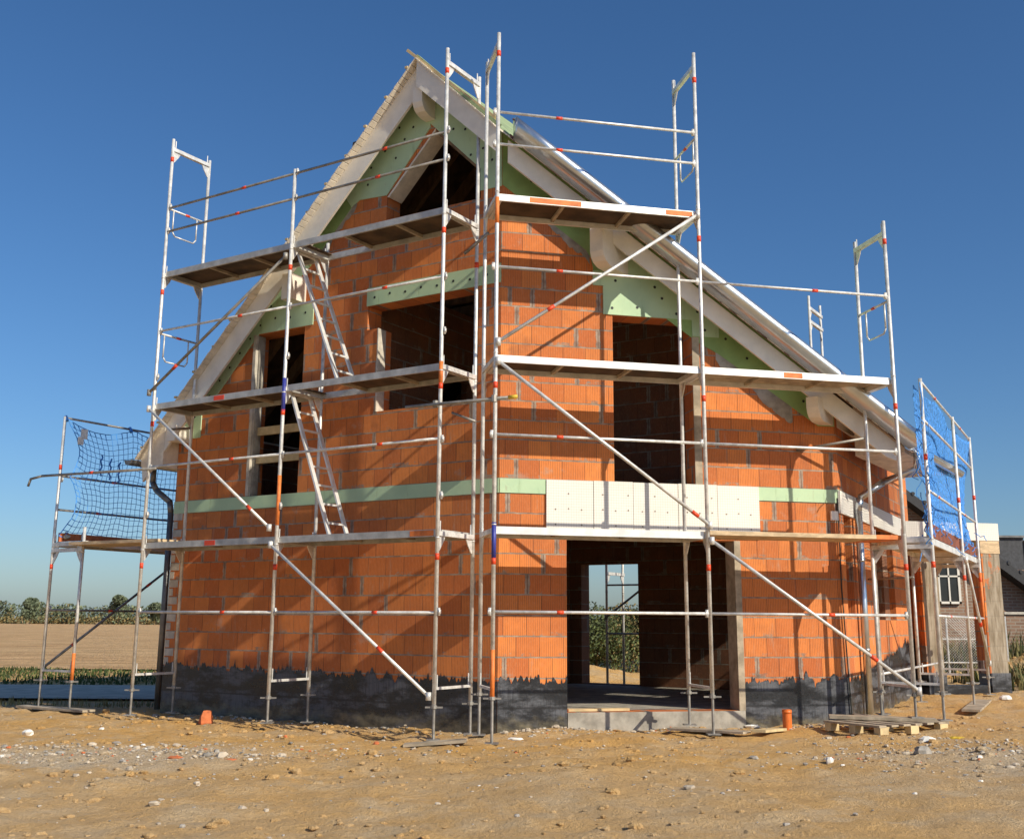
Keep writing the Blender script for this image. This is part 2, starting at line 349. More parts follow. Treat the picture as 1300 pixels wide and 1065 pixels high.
# ------------------------------------------------------------------ house
house=thing('unfinished_house','unfinished orange block house with steep white edged gable roof behind scaffolding','house',G(1.2,-3,0))
def uvw(T,pts,vertical=True):
    out=[]; zc=sum(p.z for p in pts)/len(pts)
    for p in pts:
        d=p-T.o; vz=p.z-2.93+5 if zc<3.02 else p.z-3.11+8
        out.append((d.dot(T.a),vz))
    return out
def uvr(T,pts):
    out=[]; zc=sum(p.z for p in pts)/len(pts)
    for p in pts:
        d=p-T.o; vz=p.z-2.93+5 if zc<3.02 else p.z-3.11+8
        out.append((d.dot(T.n)+20.1,vz))
    return out
def wall(T,x0,x1,z0,top,holes,th=.30,name='wall',mats=('brick','brick_in_shade'),label=None,zc=3.02,o0=0.0,topcuts=()):
    # top: function x->z (linear between topcuts); holes: (xa,xb,lo(x),hi(x))
    cuts={x0,x1,*topcuts}
    for h in holes: cuts|={h[0],h[1]}
    cuts=sorted(c for c in cuts if x0-1e-9<=c<=x1+1e-9)
    bb=MB(); strips=[]
    for xa,xb in zip(cuts[:-1],cuts[1:]):
        act=sorted([h for h in holes if h[0]<=xa+1e-9 and h[1]>=xb-1e-9],key=lambda h:h[2](xa))
        segs=[];la,lb=z0,z0
        for h in act:
            segs.append((la,h[2](xa),lb,h[2](xb))); la,lb=h[3](xa),h[3](xb)
        segs.append((la,top(xa),lb,top(xb)))
        out=[]
        for a0,a1,b0,b1 in segs:
            if a0<zc<a1 and b0<zc<b1: out+= [(a0,zc,b0,zc),(zc,a1,zc,b1)]
            else: out.append((a0,a1,b0,b1))
        strips.append((xa,xb,out))
    for xa,xb,segs in strips:
        for a0,a1,b0,b1 in segs:
            for o,mi,rev in ((o0,0,False),(o0-th,1,True)):
                p=[T(xa,o,a0),T(xb,o,b0),T(xb,o,b1),T(xa,o,a1)]
                if rev: p=p[::-1]
                bb.face(p,mi,uvw(T,p))
            for za,zb in ((a0,b0),(a1,b1)):
                if abs(za-zc)<1e-6 and abs(zb-zc)<1e-6: continue
                p=[T(xa,o0,za),T(xb,o0,zb),T(xb,o0-th,zb),T(xa,o0-th,za)]; bb.face(p,0,uvw(T,p))
    def intervals(segs,k): return [(s[0],s[1]) if k==0 else (s[2],s[3]) for s in segs]
    def sub(a,b):
        res=list(a)
        for lo,hi in b:
            nr=[]
            for l,h in res:
                if hi<=l or lo>=h: nr.append((l,h)); continue
                if lo>l+1e-6: nr.append((l,lo))
                if hi<h-1e-6: nr.append((hi,h))
            res=nr
        return res
    n=len(strips)
    for i in range(n+1):
        L=intervals(strips[i-1][2],1) if i>0 else []
        Rr=intervals(strips[i][2],0) if i<n else []
        x=strips[i][0] if i<n else strips[-1][1]
        for a,bq in ((L,Rr),(Rr,L)):
            for l,h in sub(a,bq):
                p=[T(x,o0,l),T(x,o0-th,l),T(x,o0-th,h),T(x,o0,h)]; bb.face(p,0,uvr(T,p))
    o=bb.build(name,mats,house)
    if label: o['label']=label
    return o
cst=lambda z:(lambda x:z)
ZL=lambda s:min(10.2-s,7.8+s)      # underside of roof deck in gable coordinates
gtop=lambda s:ZL(s)-.03
# attic opening
att=[(.34,1.12,cst(6.90),lambda s:6.98+s),(1.12,1.95,cst(6.90),lambda s:9.22-s)]
wall(G,0,5.93,-.15,gtop,[(3.41,4.42,cst(3.115),cst(5.54)),(.35,2.04,cst(4.15),cst(5.67)),(2.04,2.23,cst(5.33),cst(5.67))]+att,
     name='gable_wall',label='gable wall of orange hollow clay blocks with door, window and attic openings',topcuts=(1.2,))
ktop=lambda t:7.8-.707*t-.03
wall(K,0,4.65,-.15,ktop,[(.87,3.2,cst(.28),cst(2.40)),(1.51,2.61,cst(3.115),cst(5.32))],name='corner_wall',label='sunlit wall cutting the corner, with wide ground floor opening and tall upper opening')
stop=cst(4.42)
wall(S,0,5.45,-.15,stop,[(.22,.66,cst(1.45),cst(2.80)),(2.3,3.72,cst(1.42),cst(2.80))],name='side_wall',label='side wall going back with two narrow window openings')
# rear wall (far gable) and left wall
RG=Frame(G(0,-6.5,0),302.45,212.45)
wall(RG,-3.0,5.93,-.15,lambda s:gtop(s),[(1.27,2.42,cst(.285),cst(2.39))],name='rear_wall',mats=('brick_in_shade','brick_in_shade'),topcuts=(1.2,))
LW=Frame(G(5.925,0,0),32.45,302.45)
wall(LW,0.31,6.49,-.15,cst(4.2),[],name='side_wall',mats=('brick','brick_in_shade'))
PW=Frame(G(2.75,-1.6,0),32.45,302.45)
wall(PW,0,4.85,.285,cst(2.92),[(1.2,2.2,cst(.29),cst(2.3))],th=.115,name='partition_wall',mats=('brick_in_shade','brick_in_shade'))
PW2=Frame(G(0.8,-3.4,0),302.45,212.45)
wall(PW2,-3.0,2.2,3.115,lambda s:min(6.2,7.55+s),[(.2,1.1,cst(3.12),cst(5.1))],th=.115,name='partition_wall',mats=('brick_in_shade','brick_in_shade'),topcuts=(-1.35,))  # upper wall added to make the view through the openings dark
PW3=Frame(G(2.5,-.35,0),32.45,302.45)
wall(PW3,0,6.0,3.115,cst(6.2),[(1.6,2.5,cst(3.12),cst(5.1))],th=.115,name='partition_wall',mats=('brick_in_shade','brick_in_shade'))  # also added, blocks light behind the gable window
def slab(z0,z1,name,mat,ins=.31,lab=None):
    pts=[(5.93-ins,-ins),(ins*.42,-ins),(-3.29+ins*.9,-3.29-ins*.5),(-3.29+ins*.9,-6.48),(5.93-ins,-6.48)]
    bb=MB(); lo=[G(s,o,z0) for s,o in pts]; hi=[G(s,o,z1) for s,o in pts]
    bb.face(lo[::-1]); bb.face(hi)
    for i in range(len(pts)): j=(i+1)%len(pts); bb.face([lo[i],lo[j],hi[j],hi[i]])
    o=bb.build(name,mat,house)
    return o
slab(-.1,.275,'floor_slab','concrete'); slab(2.92,3.11,'upper_floor','concrete')
# door sill of raw concrete in the wide opening
bb=MB(); bb.box(.875,3.195,-.299,.02,-.1,.279,T=K); bb.build('door_sill','concrete',house)
# attic floor joists and rafters seen in the openings
bb=MB()
for i in range(9):
    o=-.55-i*.72
    for sgn in (1,-1):
        if sgn==1: a,bq=(1.22,o,8.86),(5.9,o,4.18)
        else:
            se=-3.2; a,bq=(1.18,o,8.86),(se,o,4.48)
            if o>-3.6: se=max(-3.2,o+.05); bq=(se,o,7.68+se)
        bb.bar(G(*a),G(*bq),.08,.18)
bb.build('rafter','rough_timber',house)
bb=MB()
for i in range(8): bb.bar(G(-.6,-.95-i*.72,6.42),G(3.4,-.95-i*.72,6.42),.08,.18)
bb.build('collar_beam','rough_timber',house)
bb=MB(); bb.prism([(1.948,7.248),(1.12,8.098),(1.12,8.06),(1.915,7.235)],G,-.002,-.29); bb.build('reveal_board','soffit_wood',house)
bb=MB(); bb.prism([(1.08,8.055),(.345,7.32),(.38,7.31),(1.08,8.0)],G,-.002,-.29); bb.build('reveal_board','rough_timber',house)
# green insulation pieces
def panel(T,poly,name='insulation_panel',mats=('green_foam','anchor'),o0=.0,o1=.015,dots=(),label=None,par=None,dr=.02):
    bb=MB(); bb.prism(poly,T,o0,o1,0)
    for x,z in dots:
        c=[T(x+dr*math.cos(t),o1+.003,z+dr*math.sin(t)) for t in [i*math.pi/4 for i in range(8)]]
        bb.face(c,1); 
    o=bb.build(name,list(mats),par or house)
    if label: o['label']=label
    return o
# ring-beam band
panel(G,[(0,2.93),(5.93,2.93),(5.93,3.11),(0,3.11)],label='pale green foam band at upper floor level')
panel(K,[(0.006,2.93),(.6,2.93),(.6,3.11),(.006,3.11)],label='short pale green foam strip beside the corner')
panel(K,[(3.49,2.935),(4.655,2.935),(4.655,3.11),(3.49,3.11)],label='sunlit pale green foam strip at floor level')
# window header on gable
panel(G,[(0,5.67),(2.24,5.67),(2.24,5.93),(0,5.93)],o1=.02,dots=[(2.1-i*.27,5.78+.02*(i%2)) for i in range(8)],label='green foam strip over the wide window opening')
# verge insulation on gable, left of ridge: from the apex to the purlin, then narrower
panel(G,[(1.2,9.0),(1.2,8.13),(1.95,7.27),(2.45,7.30),(2.6,7.22),(2.75,7.43)],dots=[(1.35,8.45),(1.5,8.2),(1.65,8.05),(1.8,7.8),(1.75,8.25),(2.1,7.6),(2.3,7.5),(2.25,7.75),(2.0,7.95)],label='large green foam board left of the ridge above the attic opening')
panel(G,[(2.752,7.43),(2.602,7.21),(3.36,6.45),(3.54,6.64)],mats=('dark_green_foam','anchor'),label='dark green foam strip under the roof edge')  # deeper green than the neighbouring boards
panel(G,[(3.54,6.64),(3.37,6.44),(3.63,6.25),(3.63,5.9),(3.25,5.92),(3.25,5.55),(4.33,5.55),(5.13,4.72),(5.455,4.42),(5.455,4.07),(5.92,4.07),(5.92,4.27)],
      dots=[(3.4,5.75),(3.7,5.72),(4.0,5.75),(3.8,6.1),(4.1,5.95),(4.3,5.68),(4.5,5.5),(4.7,5.3),(4.9,5.1),(5.1,4.92),(5.3,4.7),(5.6,4.4),(5.75,4.2)],label='green foam strip beside the upper door opening down to the eave')
panel(G,[(0.0,7.0),(.34,7.0),(.34,7.32),(1.199,8.18),(1.199,9.0),(0,7.80)],dots=[(1.05,8.45),(.8,8.0),(.6,7.95),(.5,7.55),(.85,8.3),(.15,7.4),(.3,7.6)],label='green foam board right of the ridge joint')
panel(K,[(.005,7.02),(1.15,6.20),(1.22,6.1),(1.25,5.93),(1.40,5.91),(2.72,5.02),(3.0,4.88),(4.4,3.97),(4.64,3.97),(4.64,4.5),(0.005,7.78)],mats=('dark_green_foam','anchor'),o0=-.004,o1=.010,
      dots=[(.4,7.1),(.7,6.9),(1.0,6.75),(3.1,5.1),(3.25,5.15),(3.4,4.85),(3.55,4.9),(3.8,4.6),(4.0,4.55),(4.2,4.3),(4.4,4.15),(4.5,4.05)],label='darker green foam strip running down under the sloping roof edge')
panel(K,[(1.24,5.72),(1.38,5.72),(1.38,5.33),(2.62,5.33),(2.62,5.11),(3.0,5.11),(3.0,5.42),(1.5,6.45),(1.5,5.92),(1.24,5.92)],o0=0,o1=.022,dots=[(1.55,5.8),(1.5,5.42),(1.85,5.45),(2.1,5.75),(2.4,5.4),(2.7,5.45),(2.8,5.2),(2.2,5.6)],label='light green foam board over the tall upper opening')
# mortar smear strip under the dark green edge
random.seed(3)
def smear(T,x0,x1,zf,w):
    bb=MB(); x=x0; a=w*.6
    while x<x1:
        d=.03; bq=max(w*.15,min(w,a+random.uniform(-.04,.04)))
        bb.face([T(x,.006,zf(x)-a),T(x+d,.006,zf(x+d)-bq),T(x+d,.006,zf(x+d)+.05),T(x,.006,zf(x)+.05)]); x+=d; a=bq
    bb.build('mortar_smear','concrete',house)
smear(K,.3,1.2,lambda t:7.02-.71*t,.2); smear(K,2.95,4.0,lambda t:7.02-.707*t,.22); smear(G,2.5,3.3,lambda s:9.80-s,.12)
# white insulation panels
xs=[.6,1.22,1.75,2.36,2.9,3.49]
for i,(a,c) in enumerate(zip(xs[:-1],xs[1:])):
    panel(K,[(a+.004,2.43),(c-.004,2.43),(c-.004,3.112+.004*(i%2)),(a+.004,3.112+.004*(i%2))],mats=('white_foam','foam_fixing'),dr=.011,o1=.03+.003*(i%2),dots=[(a+.12+.17*q,2.55+.2*((q+i)%2)+.19*w) for q in range(3) for w in range(2) if a+.12+.17*q<c-.05],name='insulation_panel',
       label='white gridded foam board above the wide opening')
panel(S,[(-.03,2.80),(5.5,2.80),(5.5,3.10),(-.03,3.10)],mats=('white_foam','anchor'),o1=.03,label='white foam strip over the side windows')
# reveals, posts
bb=MB(); bb.box(2.030,2.037,-.17,.0,4.152,5.328,T=G); bb.box(2.02,2.036,-.045,.012,4.152,5.328,T=G); bb.build('window_reveal','plaster',house)
bb=MB(); bb.box(4.36,4.415,-.03,.025,3.118,5.54,T=G); bb.build('door_post','plaster',house)
bb=MB(); bb.box(4.34,4.412,-.15,-.035,3.118,5.53,T=G); bb.build('door_post','concrete',house)
bb=MB(); bb.box(2.615,2.715,-.29,.012,3.116,5.10,T=K); bb.build('door_post','grey_plank',house)
bb=MB(); bb.box(3.12,3.205,-.28,.01,.281,2.40,T=K); bb.build('door_post','grey_plank',house)
bb=MB(); bb.box(3.412,4.338,-.12,-.08,4.02,4.14,T=G); bb.box(3.412,4.338,-.12,-.08,3.60,3.73,T=G); bb.build('safety_board','new_timber',house)
# bitumen coating with ragged brushed upper edge
def tar(T,x0,x1,zt,label,excl=(),z0=-.15,seed=1):
    random.seed(seed); bb=MB(); x=x0; h=[]
    def f(x):
        v=.07*noise.noise(Vector((x*2.2,seed,0)))+.08*noise.noise(Vector((x*8,seed,1)))+.07*noise.noise(Vector((x*26,seed,2)))
        v+=.2*max(0,noise.noise(Vector((x*11,seed,5)))-.12)*max(0,noise.noise(Vector((x*60,seed,6)))+.35)
        return zt(x)+v
    w=.009; last=f(x0)
    while x<x1-1e-6:
        xb=min(x1,x+w); nx=f(xb)+random.uniform(-.008,.012)
        if random.random()<.07: nx+=random.uniform(.02,.09)
        p=[T(x,.008,z0),T(xb,.008,z0),T(xb,.008,nx),T(x,.008,last)]
        bb.face(p,0,[((q-T.o).dot(T.a),q.z) for q in p]); last=nx; x=xb
    o=bb.build('waterproof_coating','bitumen',house); o['label']=label
tar(G,0.0,5.93,lambda s:.64+.01*s,'shaded black bitumen coating along the foot of the gable wall',seed=2)
tar(K,0.0,.872,lambda s:.66,'black bitumen coating left of the wide opening',seed=3)
tar(K,3.19,4.655,lambda s:.62+.04*(s-3.2),'smooth grey black bitumen coating right of the wide opening',seed=4)
tar(S,0.0,5.45,lambda s:.60+.10*s,'bitumen coating rising along the side wall',seed=5)
random.seed(4); bb=MB(); z=.70; k=0
while z<2.9:
    w=.19 if k%2 else .09; bb.box(5.925-w,5.928,.001,.006,z,z+.105,0,G); z+=.125; k+=1
bb.build('corner_blocks','plaster',house)
# ---------------- roof
roofm=MB(); random.seed(11)
def strip(s0,s1,f0,f1,back,zo,th,m=0):
    # one deck board between s0,s1 ; front o = f0/f1
    P=[]
    for dz in (0,th):
        for s,o in ((s0,f0),(s1,f1),(s1,back),(s0,back)): P.append(G(s,o,ZL(s)+dz+zo))
    roofm.hexa(P,m)
step=.0735
s=1.2; i=0
while s<6.44:
    e=random.uniform(-.002,.006); strip(s+.006,min(6.45,s+step)-.004,.40+e,.40+e,-6.9,random.uniform(0,.003),.022); s+=step
s=1.2
while s>-4.1:
    s1=max(-4.12,s-step); e=random.uniform(-.004,.012)
    fo=lambda q:min(.40,q+.566)+e
    strip(s-.003,s1+.003,fo(s),fo(s1),-6.9,random.uniform(0,.003),.022); s=s1
roof=roofm.build('roof','soffit_wood',house); roof['label']='steep boarded roof deck with white edge boards'
# membrane layer on top
bb=MB()
def lay(pts,z0,z1,mat,name,par=roof):
    bb=MB(); lo=[G(s,o,ZL(s)+z0) for s,o in pts]; hi=[G(s,o,ZL(s)+z1) for s,o in pts]
    bb.face(lo[::-1]); bb.face(hi)
    for i in range(len(pts)): j=(i+1)%len(pts); bb.face([lo[i],lo[j],hi[j],hi[i]])
    return bb.build(name,mat,par)
lay([(1.2,.36),(6.43,.36),(6.43,-6.88),(1.2,-6.88)],.027,.040,'tile','roof_membrane')
lay([(1.2,.375),(-.17,.375),(-4.1,-3.56),(-4.1,-6.88),(1.2,-6.88)],.027,.042,'membrane','roof_membrane')
lay([(1.205,-.31),(5.9,-.31),(5.9,-6.45),(1.205,-6.45)],-.016,-.005,'plywood','added_dark_lining')  # dark lining added under the pale deck to blacken the attic
lay([(1.195,-.31),(-.12,-.31),(-3.22,-3.5),(-3.22,-6.45),(1.195,-6.45)],-.016,-.005,'plywood','added_dark_lining')  # same added darkening layer under the right slope
# battens with ends showing past the verge
for i in range(15):
    s=1.35+i*.355
    bb=MB(); e=.39+random.uniform(-.02,.03); bb.bar(G(s,e,ZL(s)+.056),G(s,-6.85,ZL(s)+.056),.045,.03); bb.build('batten','new_timber',roof)
bb=MB(); bb.bar(G(1.36,.37,9.18),G(-.12,.35,7.80),.045,.04); bb.build('batten','new_timber',roof)['label']='loose yellow timber lying along the right hand roof edge'
bb=MB(); bb.bar(G(1.2,.33,9.06),G(-.16,.33,7.705),.10,.035); bb.build('membrane_roll','membrane',roof)
bb=MB(); bb.rock(G(2.35,.2,8.05),.09); bb.build('tile_stack','slate',roof)
# fascias
bb=MB(); bb.prism([(1.2,9.0),(6.44,3.76),(6.38,3.42),(1.2,8.56)],G,.235,.275); bb.build('verge_board','white_paint',roof)['label']='white verge board on the left slope'
bb=MB(); bb.prism([(1.198,9.0),(-.165,7.63),(-.165,7.30),(1.198,8.60)],G,.335,.37); bb.build('verge_board','white_paint',roof)['label']='white verge board right of the ridge'
zk=lambda t:7.517-.707*t
bb=MB(); bb.prism([(0.01,zk(0.01)),(5.42,zk(5.42)),(5.42,zk(5.42)-.22),(5.2,zk(5.2)-.30),(0.01,zk(0)-.31)],K,.29,.325); bb.build('verge_board','white_paint',roof)['label']='long white verge board along the sloping corner edge'
bb=MB(); bb.prism([(0.02,zk(0)-.005),(5.40,zk(5.4)-.0),(5.4,zk(5.4)+.05),(0.02,zk(0)+.05)],K,.372,.40); bb.build('edge_trim','copper_trim',roof)
# zinc verge gutter along the corner wall
bb=MB(); t0,t1=.06,5.5
prof=[]
for k in range(9):
    a=-90+k*22.5
    prof.append((.52+.145*math.cos(R(a)),.14+.13*math.sin(R(a))))
prof=[(.40,.012)]+prof+[(.45,.285),(.37,.285)]
segs=12
for q in range(segs):
    ta=t0+(t1-t0)*q/segs; tb=t0+(t1-t0)*(q+1)/segs
    for k in range(len(prof)-1):
        (oa,za),(ob,zb)=prof[k],prof[k+1]
        bb.face([K(ta,oa,zk(ta)+za),K(tb,oa,zk(tb)+za),K(tb,ob,zk(tb)+zb),K(ta,ob,zk(ta)+zb)])
for t in (t0,t1): bb.face([K(t,o,zk(t)+z) for o,z in prof])
bb.tube(K(t0-.02,.44,zk(t0)+.287),K(t1,.44,zk(t1)+.287),.013,6,1)
for q in range(1,7):
    t=t0+q*.8; bb.tube(K(t,.39,zk(t)+.02),K(t,.39,zk(t)+.03),.03,6,0)
o=bb.build('gutter',['zinc','copper_trim'],roof,True); o['label']='shiny zinc gutter along the sloping corner edge'
# eave gutters
def eave(sc,z,o0,o1,lab):
    bb=MB(); n=8; r=.075
    for k in range(n):
        a=math.pi+math.pi*k/n; c=math.pi+math.pi*(k+1)/n
        for rr in (r,r-.006):
            bb.face([G(sc+rr*math.cos(a),o0,z+rr*math.sin(a)),G(sc+rr*math.cos(a),o1,z+rr*math.sin(a)),G(sc+rr*math.cos(c),o1,z+rr*math.sin(c)),G(sc+rr*math.cos(c),o0,z+rr*math.sin(c))])
    bb.face([G(sc+r*math.cos(math.pi+math.pi*k/n),o0,z+r*math.sin(math.pi+math.pi*k/n)) for k in range(n+1)])
    bb.tube(G(sc+r,o0,z),G(sc+r,o1,z),.01,6); bb.tube(G(sc-r,o0,z),G(sc-r,o1,z),.01,6)
    o=bb.build('gutter','old_zinc' if sc>0 else 'zinc',roof,False); o['label']=lab
eave(6.53,3.74,.46,-6.9,'dull half round eave gutter on the left'); eave(-4.18,3.70,-3.62,-6.9,'half round eave gutter at the right rear')
# eave soffit boxes
bb=MB(); bb.prism([(5.94,4.24),(6.44,3.74),(6.44,3.66),(5.94,3.62)],G,.28,-6.45); bb.build('eave_soffit','soffit_wood',roof)
bb=MB(); 
bb.prism([(-3.42,4.33),(-4.08,3.69),(-4.08,3.62),(-3.42,3.62)],G,-3.75,-6.45); bb.build('eave_soffit','soffit_wood',roof)
# purlins
def purlin(s0,s1,z0,z1,front,back,lab,rnd=True,mat='white_paint'):
    T=Frame(G((s0+s1)/2,0,0),32.45,302.45); w=abs(s1-s0)/2
    # profile in (distance back, z); nose rounded underneath
    x0=-front
    if rnd: poly=[(x0,z1),(x0,z0+.16),(x0+.03,z0+.09),(x0+.08,z0+.04),(x0+.17,z0+.008),(x0+.22,z0),(-back,z0),(-back,z1)]
    else: poly=[(x0,z1),(x0,z0),(-back,z0),(-back,z1)]
    bb=MB(); bb.prism(poly,T,-w,w); o=bb.build('purlin',mat,roof); o['label']=lab
purlin(1.12,1.28,8.22,8.62,.33,-6.5,'ridge purlin end with rounded nose under the apex')
purlin(3.42,3.60,5.90,6.28,.325,-6.5,'square purlin end below the left slope',False)
purlin(-1.24,-1.05,5.88,6.42,-.49,-6.5,'rounded purlin end above the tall upper opening')
purlin(5.66,5.84,4.00,4.24,.325,-6.5,'wall plate end at the left eave',False)
purlin(-3.28,-3.12,3.98,4.28,-2.62,-6.5,'wall plate end low on the corner wall')
# downpipes
bb=MB(); zp=.05
bb.path([G(-4.18,-4.0,3.66),G(-4.18,-4.0,3.42),S(.95,.42,3.30),S(.80,.12,3.08),S(.78,.09,2.9),S(.78,.09,.14)],.05,12)
for z in (2.2,1.0): bb.tube(S(.78,.09,z),S(.78,.09,z+.03),.056,12)
bb.build('downpipe','zinc',house,True)['label']='shiny zinc downpipe at the right hand corner'
bb=MB(); bb.path([G(6.53,-.05,3.68),G(6.53,-.05,3.45),G(6.42,-.04,3.32),G(6.07,-.02,3.12),G(6.03,-.02,2.95),G(6.03,-.02,.05)],.045,12)
bb.build('downpipe','old_zinc',house,True)['label']='dull zinc downpipe at the left hand corner'
# lamp-ish cable on the side corner
bb=MB(); bb.path([K(4.62,.02,3.0),K(4.61,.025,1.8),K(4.645,.03,.5),K(4.66,.03,.1)],.008,6); bb.build('cable','anchor',house)
bb=MB(); bb.box(4.50,4.60,.02,.06,2.70,2.82,T=K); bb.build('junction_box','white_paint',house)
# porch pillars at the right rear
def pillar(x0,x1,name,z1=2.79):
    bb=MB(); bb.box(x0,x1,-.32,0,.55,z1,0,A); bb.box(x0-.03,x0-.002,-.33,.004,.55,z1,1,A); bb.box(x0-.02,x1+.02,-.34,.02,-.05,.56,2,A); bb.box(x0-.04,x1+.01,-.33,.01,z1-.22,z1-.002,3,A)
    return bb.build(name,['smeared_brick','brick','bitumen','plank'],house)
pillar(-.33,0,'porch_pillar')['label']='far porch pillar with grey mortar face and bitumen foot'
pillar(-1.52,-1.22,'porch_pillar')['label']='near porch pillar beside the side wall'
bb=MB(); bb.box(-1.95,.01,-.34,.02,2.79,3.09,T=A); bb.build('porch_lintel','white_foam',house)
bb=MB(); bb.box(-1.2,-.34,-.3,-.02,-.05,.36,T=A); bb.build('porch_plinth','bitumen',house)
# ------------------------------------------------------------------ scaffolds
RT=.0242
def bands(mb,p,zs,m=1,h=.075):
    for z in zs: mb.tube(Vector((p.x,p.y,z)),Vector((p.x,p.y,z+h)),RT+.0025,8,m)
def standard(par,p,z0,z1,red=(),paint=(),blue=(),brk=(),bd=None,zb=0.0):
    mb=MB(); a=Vector((p.x,p.y,z0)); c=Vector((p.x,p.y,z1)); mb.tube(a,c,RT,10,0)
    bands(mb,p,red)
    for lo,hi in paint: mb.tube(Vector((p.x,p.y,lo)),Vector((p.x,p.y,hi)),RT+.0015,10,2)
    for lo,hi in blue: mb.tube(Vector((p.x,p.y,lo)),Vector((p.x,p.y,hi)),RT+.002,10,3)
    d=bd or Vector((1,0,0))
    for z in brk:
        q=Vector((p.x,p.y,z)); mb.bar(q+d*.02,q+d*.055,.02,.09,0); mb.bar(q+d*.055,q+d*.06,.035,.05,0)
    for z in [k for k in (z0+2.0,z0+4.0,z0+6.0) if k<z1-.1]: mb.tube(Vector((p.x,p.y,z-.1)),Vector((p.x,p.y,z-.085)),RT+.004,10,0)
    o=mb.build('standard',['galvanised','red_band','orange_paint','blue_band'],par,True)
    for pl in o.data.polygons:
        if len(pl.vertices)>4: pl.use_smooth=False
    return o
def jack(par,p,zb,z0):
    mb=MB(); a=Vector((p.x,p.y,zb)); mb.tube(a,Vector((p.x,p.y,z0+.02)),.017,8)
    mb.tube(Vector((p.x,p.y,z0-.035)),Vector((p.x,p.y,z0)),.036,8)
    mb.bar(Vector((p.x-.10,p.y,z0-.02)),Vector((p.x+.10,p.y,z0-.02)),.022,.018)
    mb.box(p.x-.075,p.x+.075,p.y-.075,p.y+.075,zb-.004,zb+.008)
    mb.build('base_jack','dull_steel' ,par)
def transom(par,p,q,z,plates=True,mat='galvanised',w=.05,h=.055):
    mb=MB(); P=Vector((p.x,p.y,z-h/2)); Qq=Vector((q.x,q.y,z-h/2)); mb.bar(P,Qq,w,h)
    d=(Qq-P).normalized()
    if plates:
        for e,sg in ((P,1),(Qq,-1)):
            n=d.cross(Vector((0,0,1)))*.006
            a=e+d*sg*.02+Vector((0,0,-h/2)); 
            pts=[a,a+d*sg*.13,a+d*sg*.10+Vector((0,0,-.06)),a+d*sg*.02+Vector((0,0,-.17)),a+Vector((0,0,-.17))]
            f1=[x+n for x in pts]; f2=[x-n for x in pts]; mb.face(f1); mb.face(f2[::-1])
            for i in range(5): mb.face([f1[i],f1[(i+1)%5],f2[(i+1)%5],f2[i]])
    for e,sg in ((P,1),(Qq,-1)):
        mb.tube(e+d*sg*.05,e+d*sg*.05+Vector((0,0,.15)),.008,6)
    mb.build('transom',mat,par)
def rail(par,a,bq,z,red=(.3,),name='guard_rail',r=.0175,mat='galvanised'):
    mb=MB(); P=Vector((a.x,a.y,z)); Qq=Vector((bq.x,bq.y,z)); mb.tube(P,Qq,r,8,0)
    for f in red: c=P.lerp(Qq,f); d=(Qq-P).normalized()*.04; mb.tube(c-d,c+d,r+.003,8,1)
    return mb.build(name,[mat,'red_band'],par,True)
def brace(par,P,Qq,red=(.25,),mat='galvanised',r=.021):
    mb=MB(); mb.tube(P,Qq,r,8,0)
    for f in red: c=P.lerp(Qq,f); d=(Qq-P).normalized()*.05; mb.tube(c-d,c+d,r+.003,8,1)
    for e in (P,Qq): mb.tube(e-Vector((0,0,.045)),e+Vector((0,0,.045)),.032,8,0)
    return mb.build('brace',[mat,'red_band'],par,True)
def platform(par,T,x0,x1,oi,oo,z,mat='aluminium',under='plywood',gap=None,lab=None,orange=()):
    # two side beams with boards between; gap=(xa,xb) is the ladder hatch
    mb=MB(); h=.085; a,c=min(oi,oo)+.03,max(oi,oo)-.03
    mb.box(x0+.03,x1-.03,c-.03,c,z-h,z,0,T); mb.box(x0+.03,x1-.03,a,a+.03,z-h,z,0,T)
    mb.box(x0+.03,x0+.07,a+.03,c-.03,z-h,z,0,T); mb.box(x1-.07,x1-.03,a+.03,c-.03,z-h,z,0,T)
    ranges=[(x0+.07,x1-.07)] if not gap else [(x0+.07,gap[0]),(gap[1],x1-.07)]
    for p,q in ranges:
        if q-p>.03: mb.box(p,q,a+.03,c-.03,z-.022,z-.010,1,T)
    n=2
    for k in range(1,n+1):
        x=x0+(x1-x0)*k/(n+1)
        if gap and gap[0]<x<gap[1]: continue
        mb.box(x-.02,x+.02,a+.03,c-.03,z-.06,z-.0225,2,T)
    for p,q in orange: mb.box(p,q,c,c+.003,z-h+.01,z-.01,3,T)
    o=mb.build('platform',[mat,under,'grey_plank','red_band' if lab!='o' else 'orange_paint'],par)
    return o
def endloop(par,T,x,oi,oo,z):
    mb=MB(); mb.tube(T(x,oi,z),T(x,oo,z),.016,8); 
    a,c=oi+(oo-oi)*.22,oi+(oo-oi)*.88
    mb.path([T(x,a,z),T(x,a,z-.34),T(x,a+(.05 if oo>oi else -.05),z-.40),T(x,c-(.05 if oo>oi else -.05),z-.40),T(x,c,z-.34),T(x,c,z)],.0115,6)
    m=T(x,(oi+oo)/2,z); d=(T(x,oo,z)-T(x,oi,z)).normalized()*.04; mb.tube(m-d,m+d,.019,8,1)
    mb.build('end_guard',['galvanised','red_band'],par,True)
ZP=(2.39,4.39,6.39)
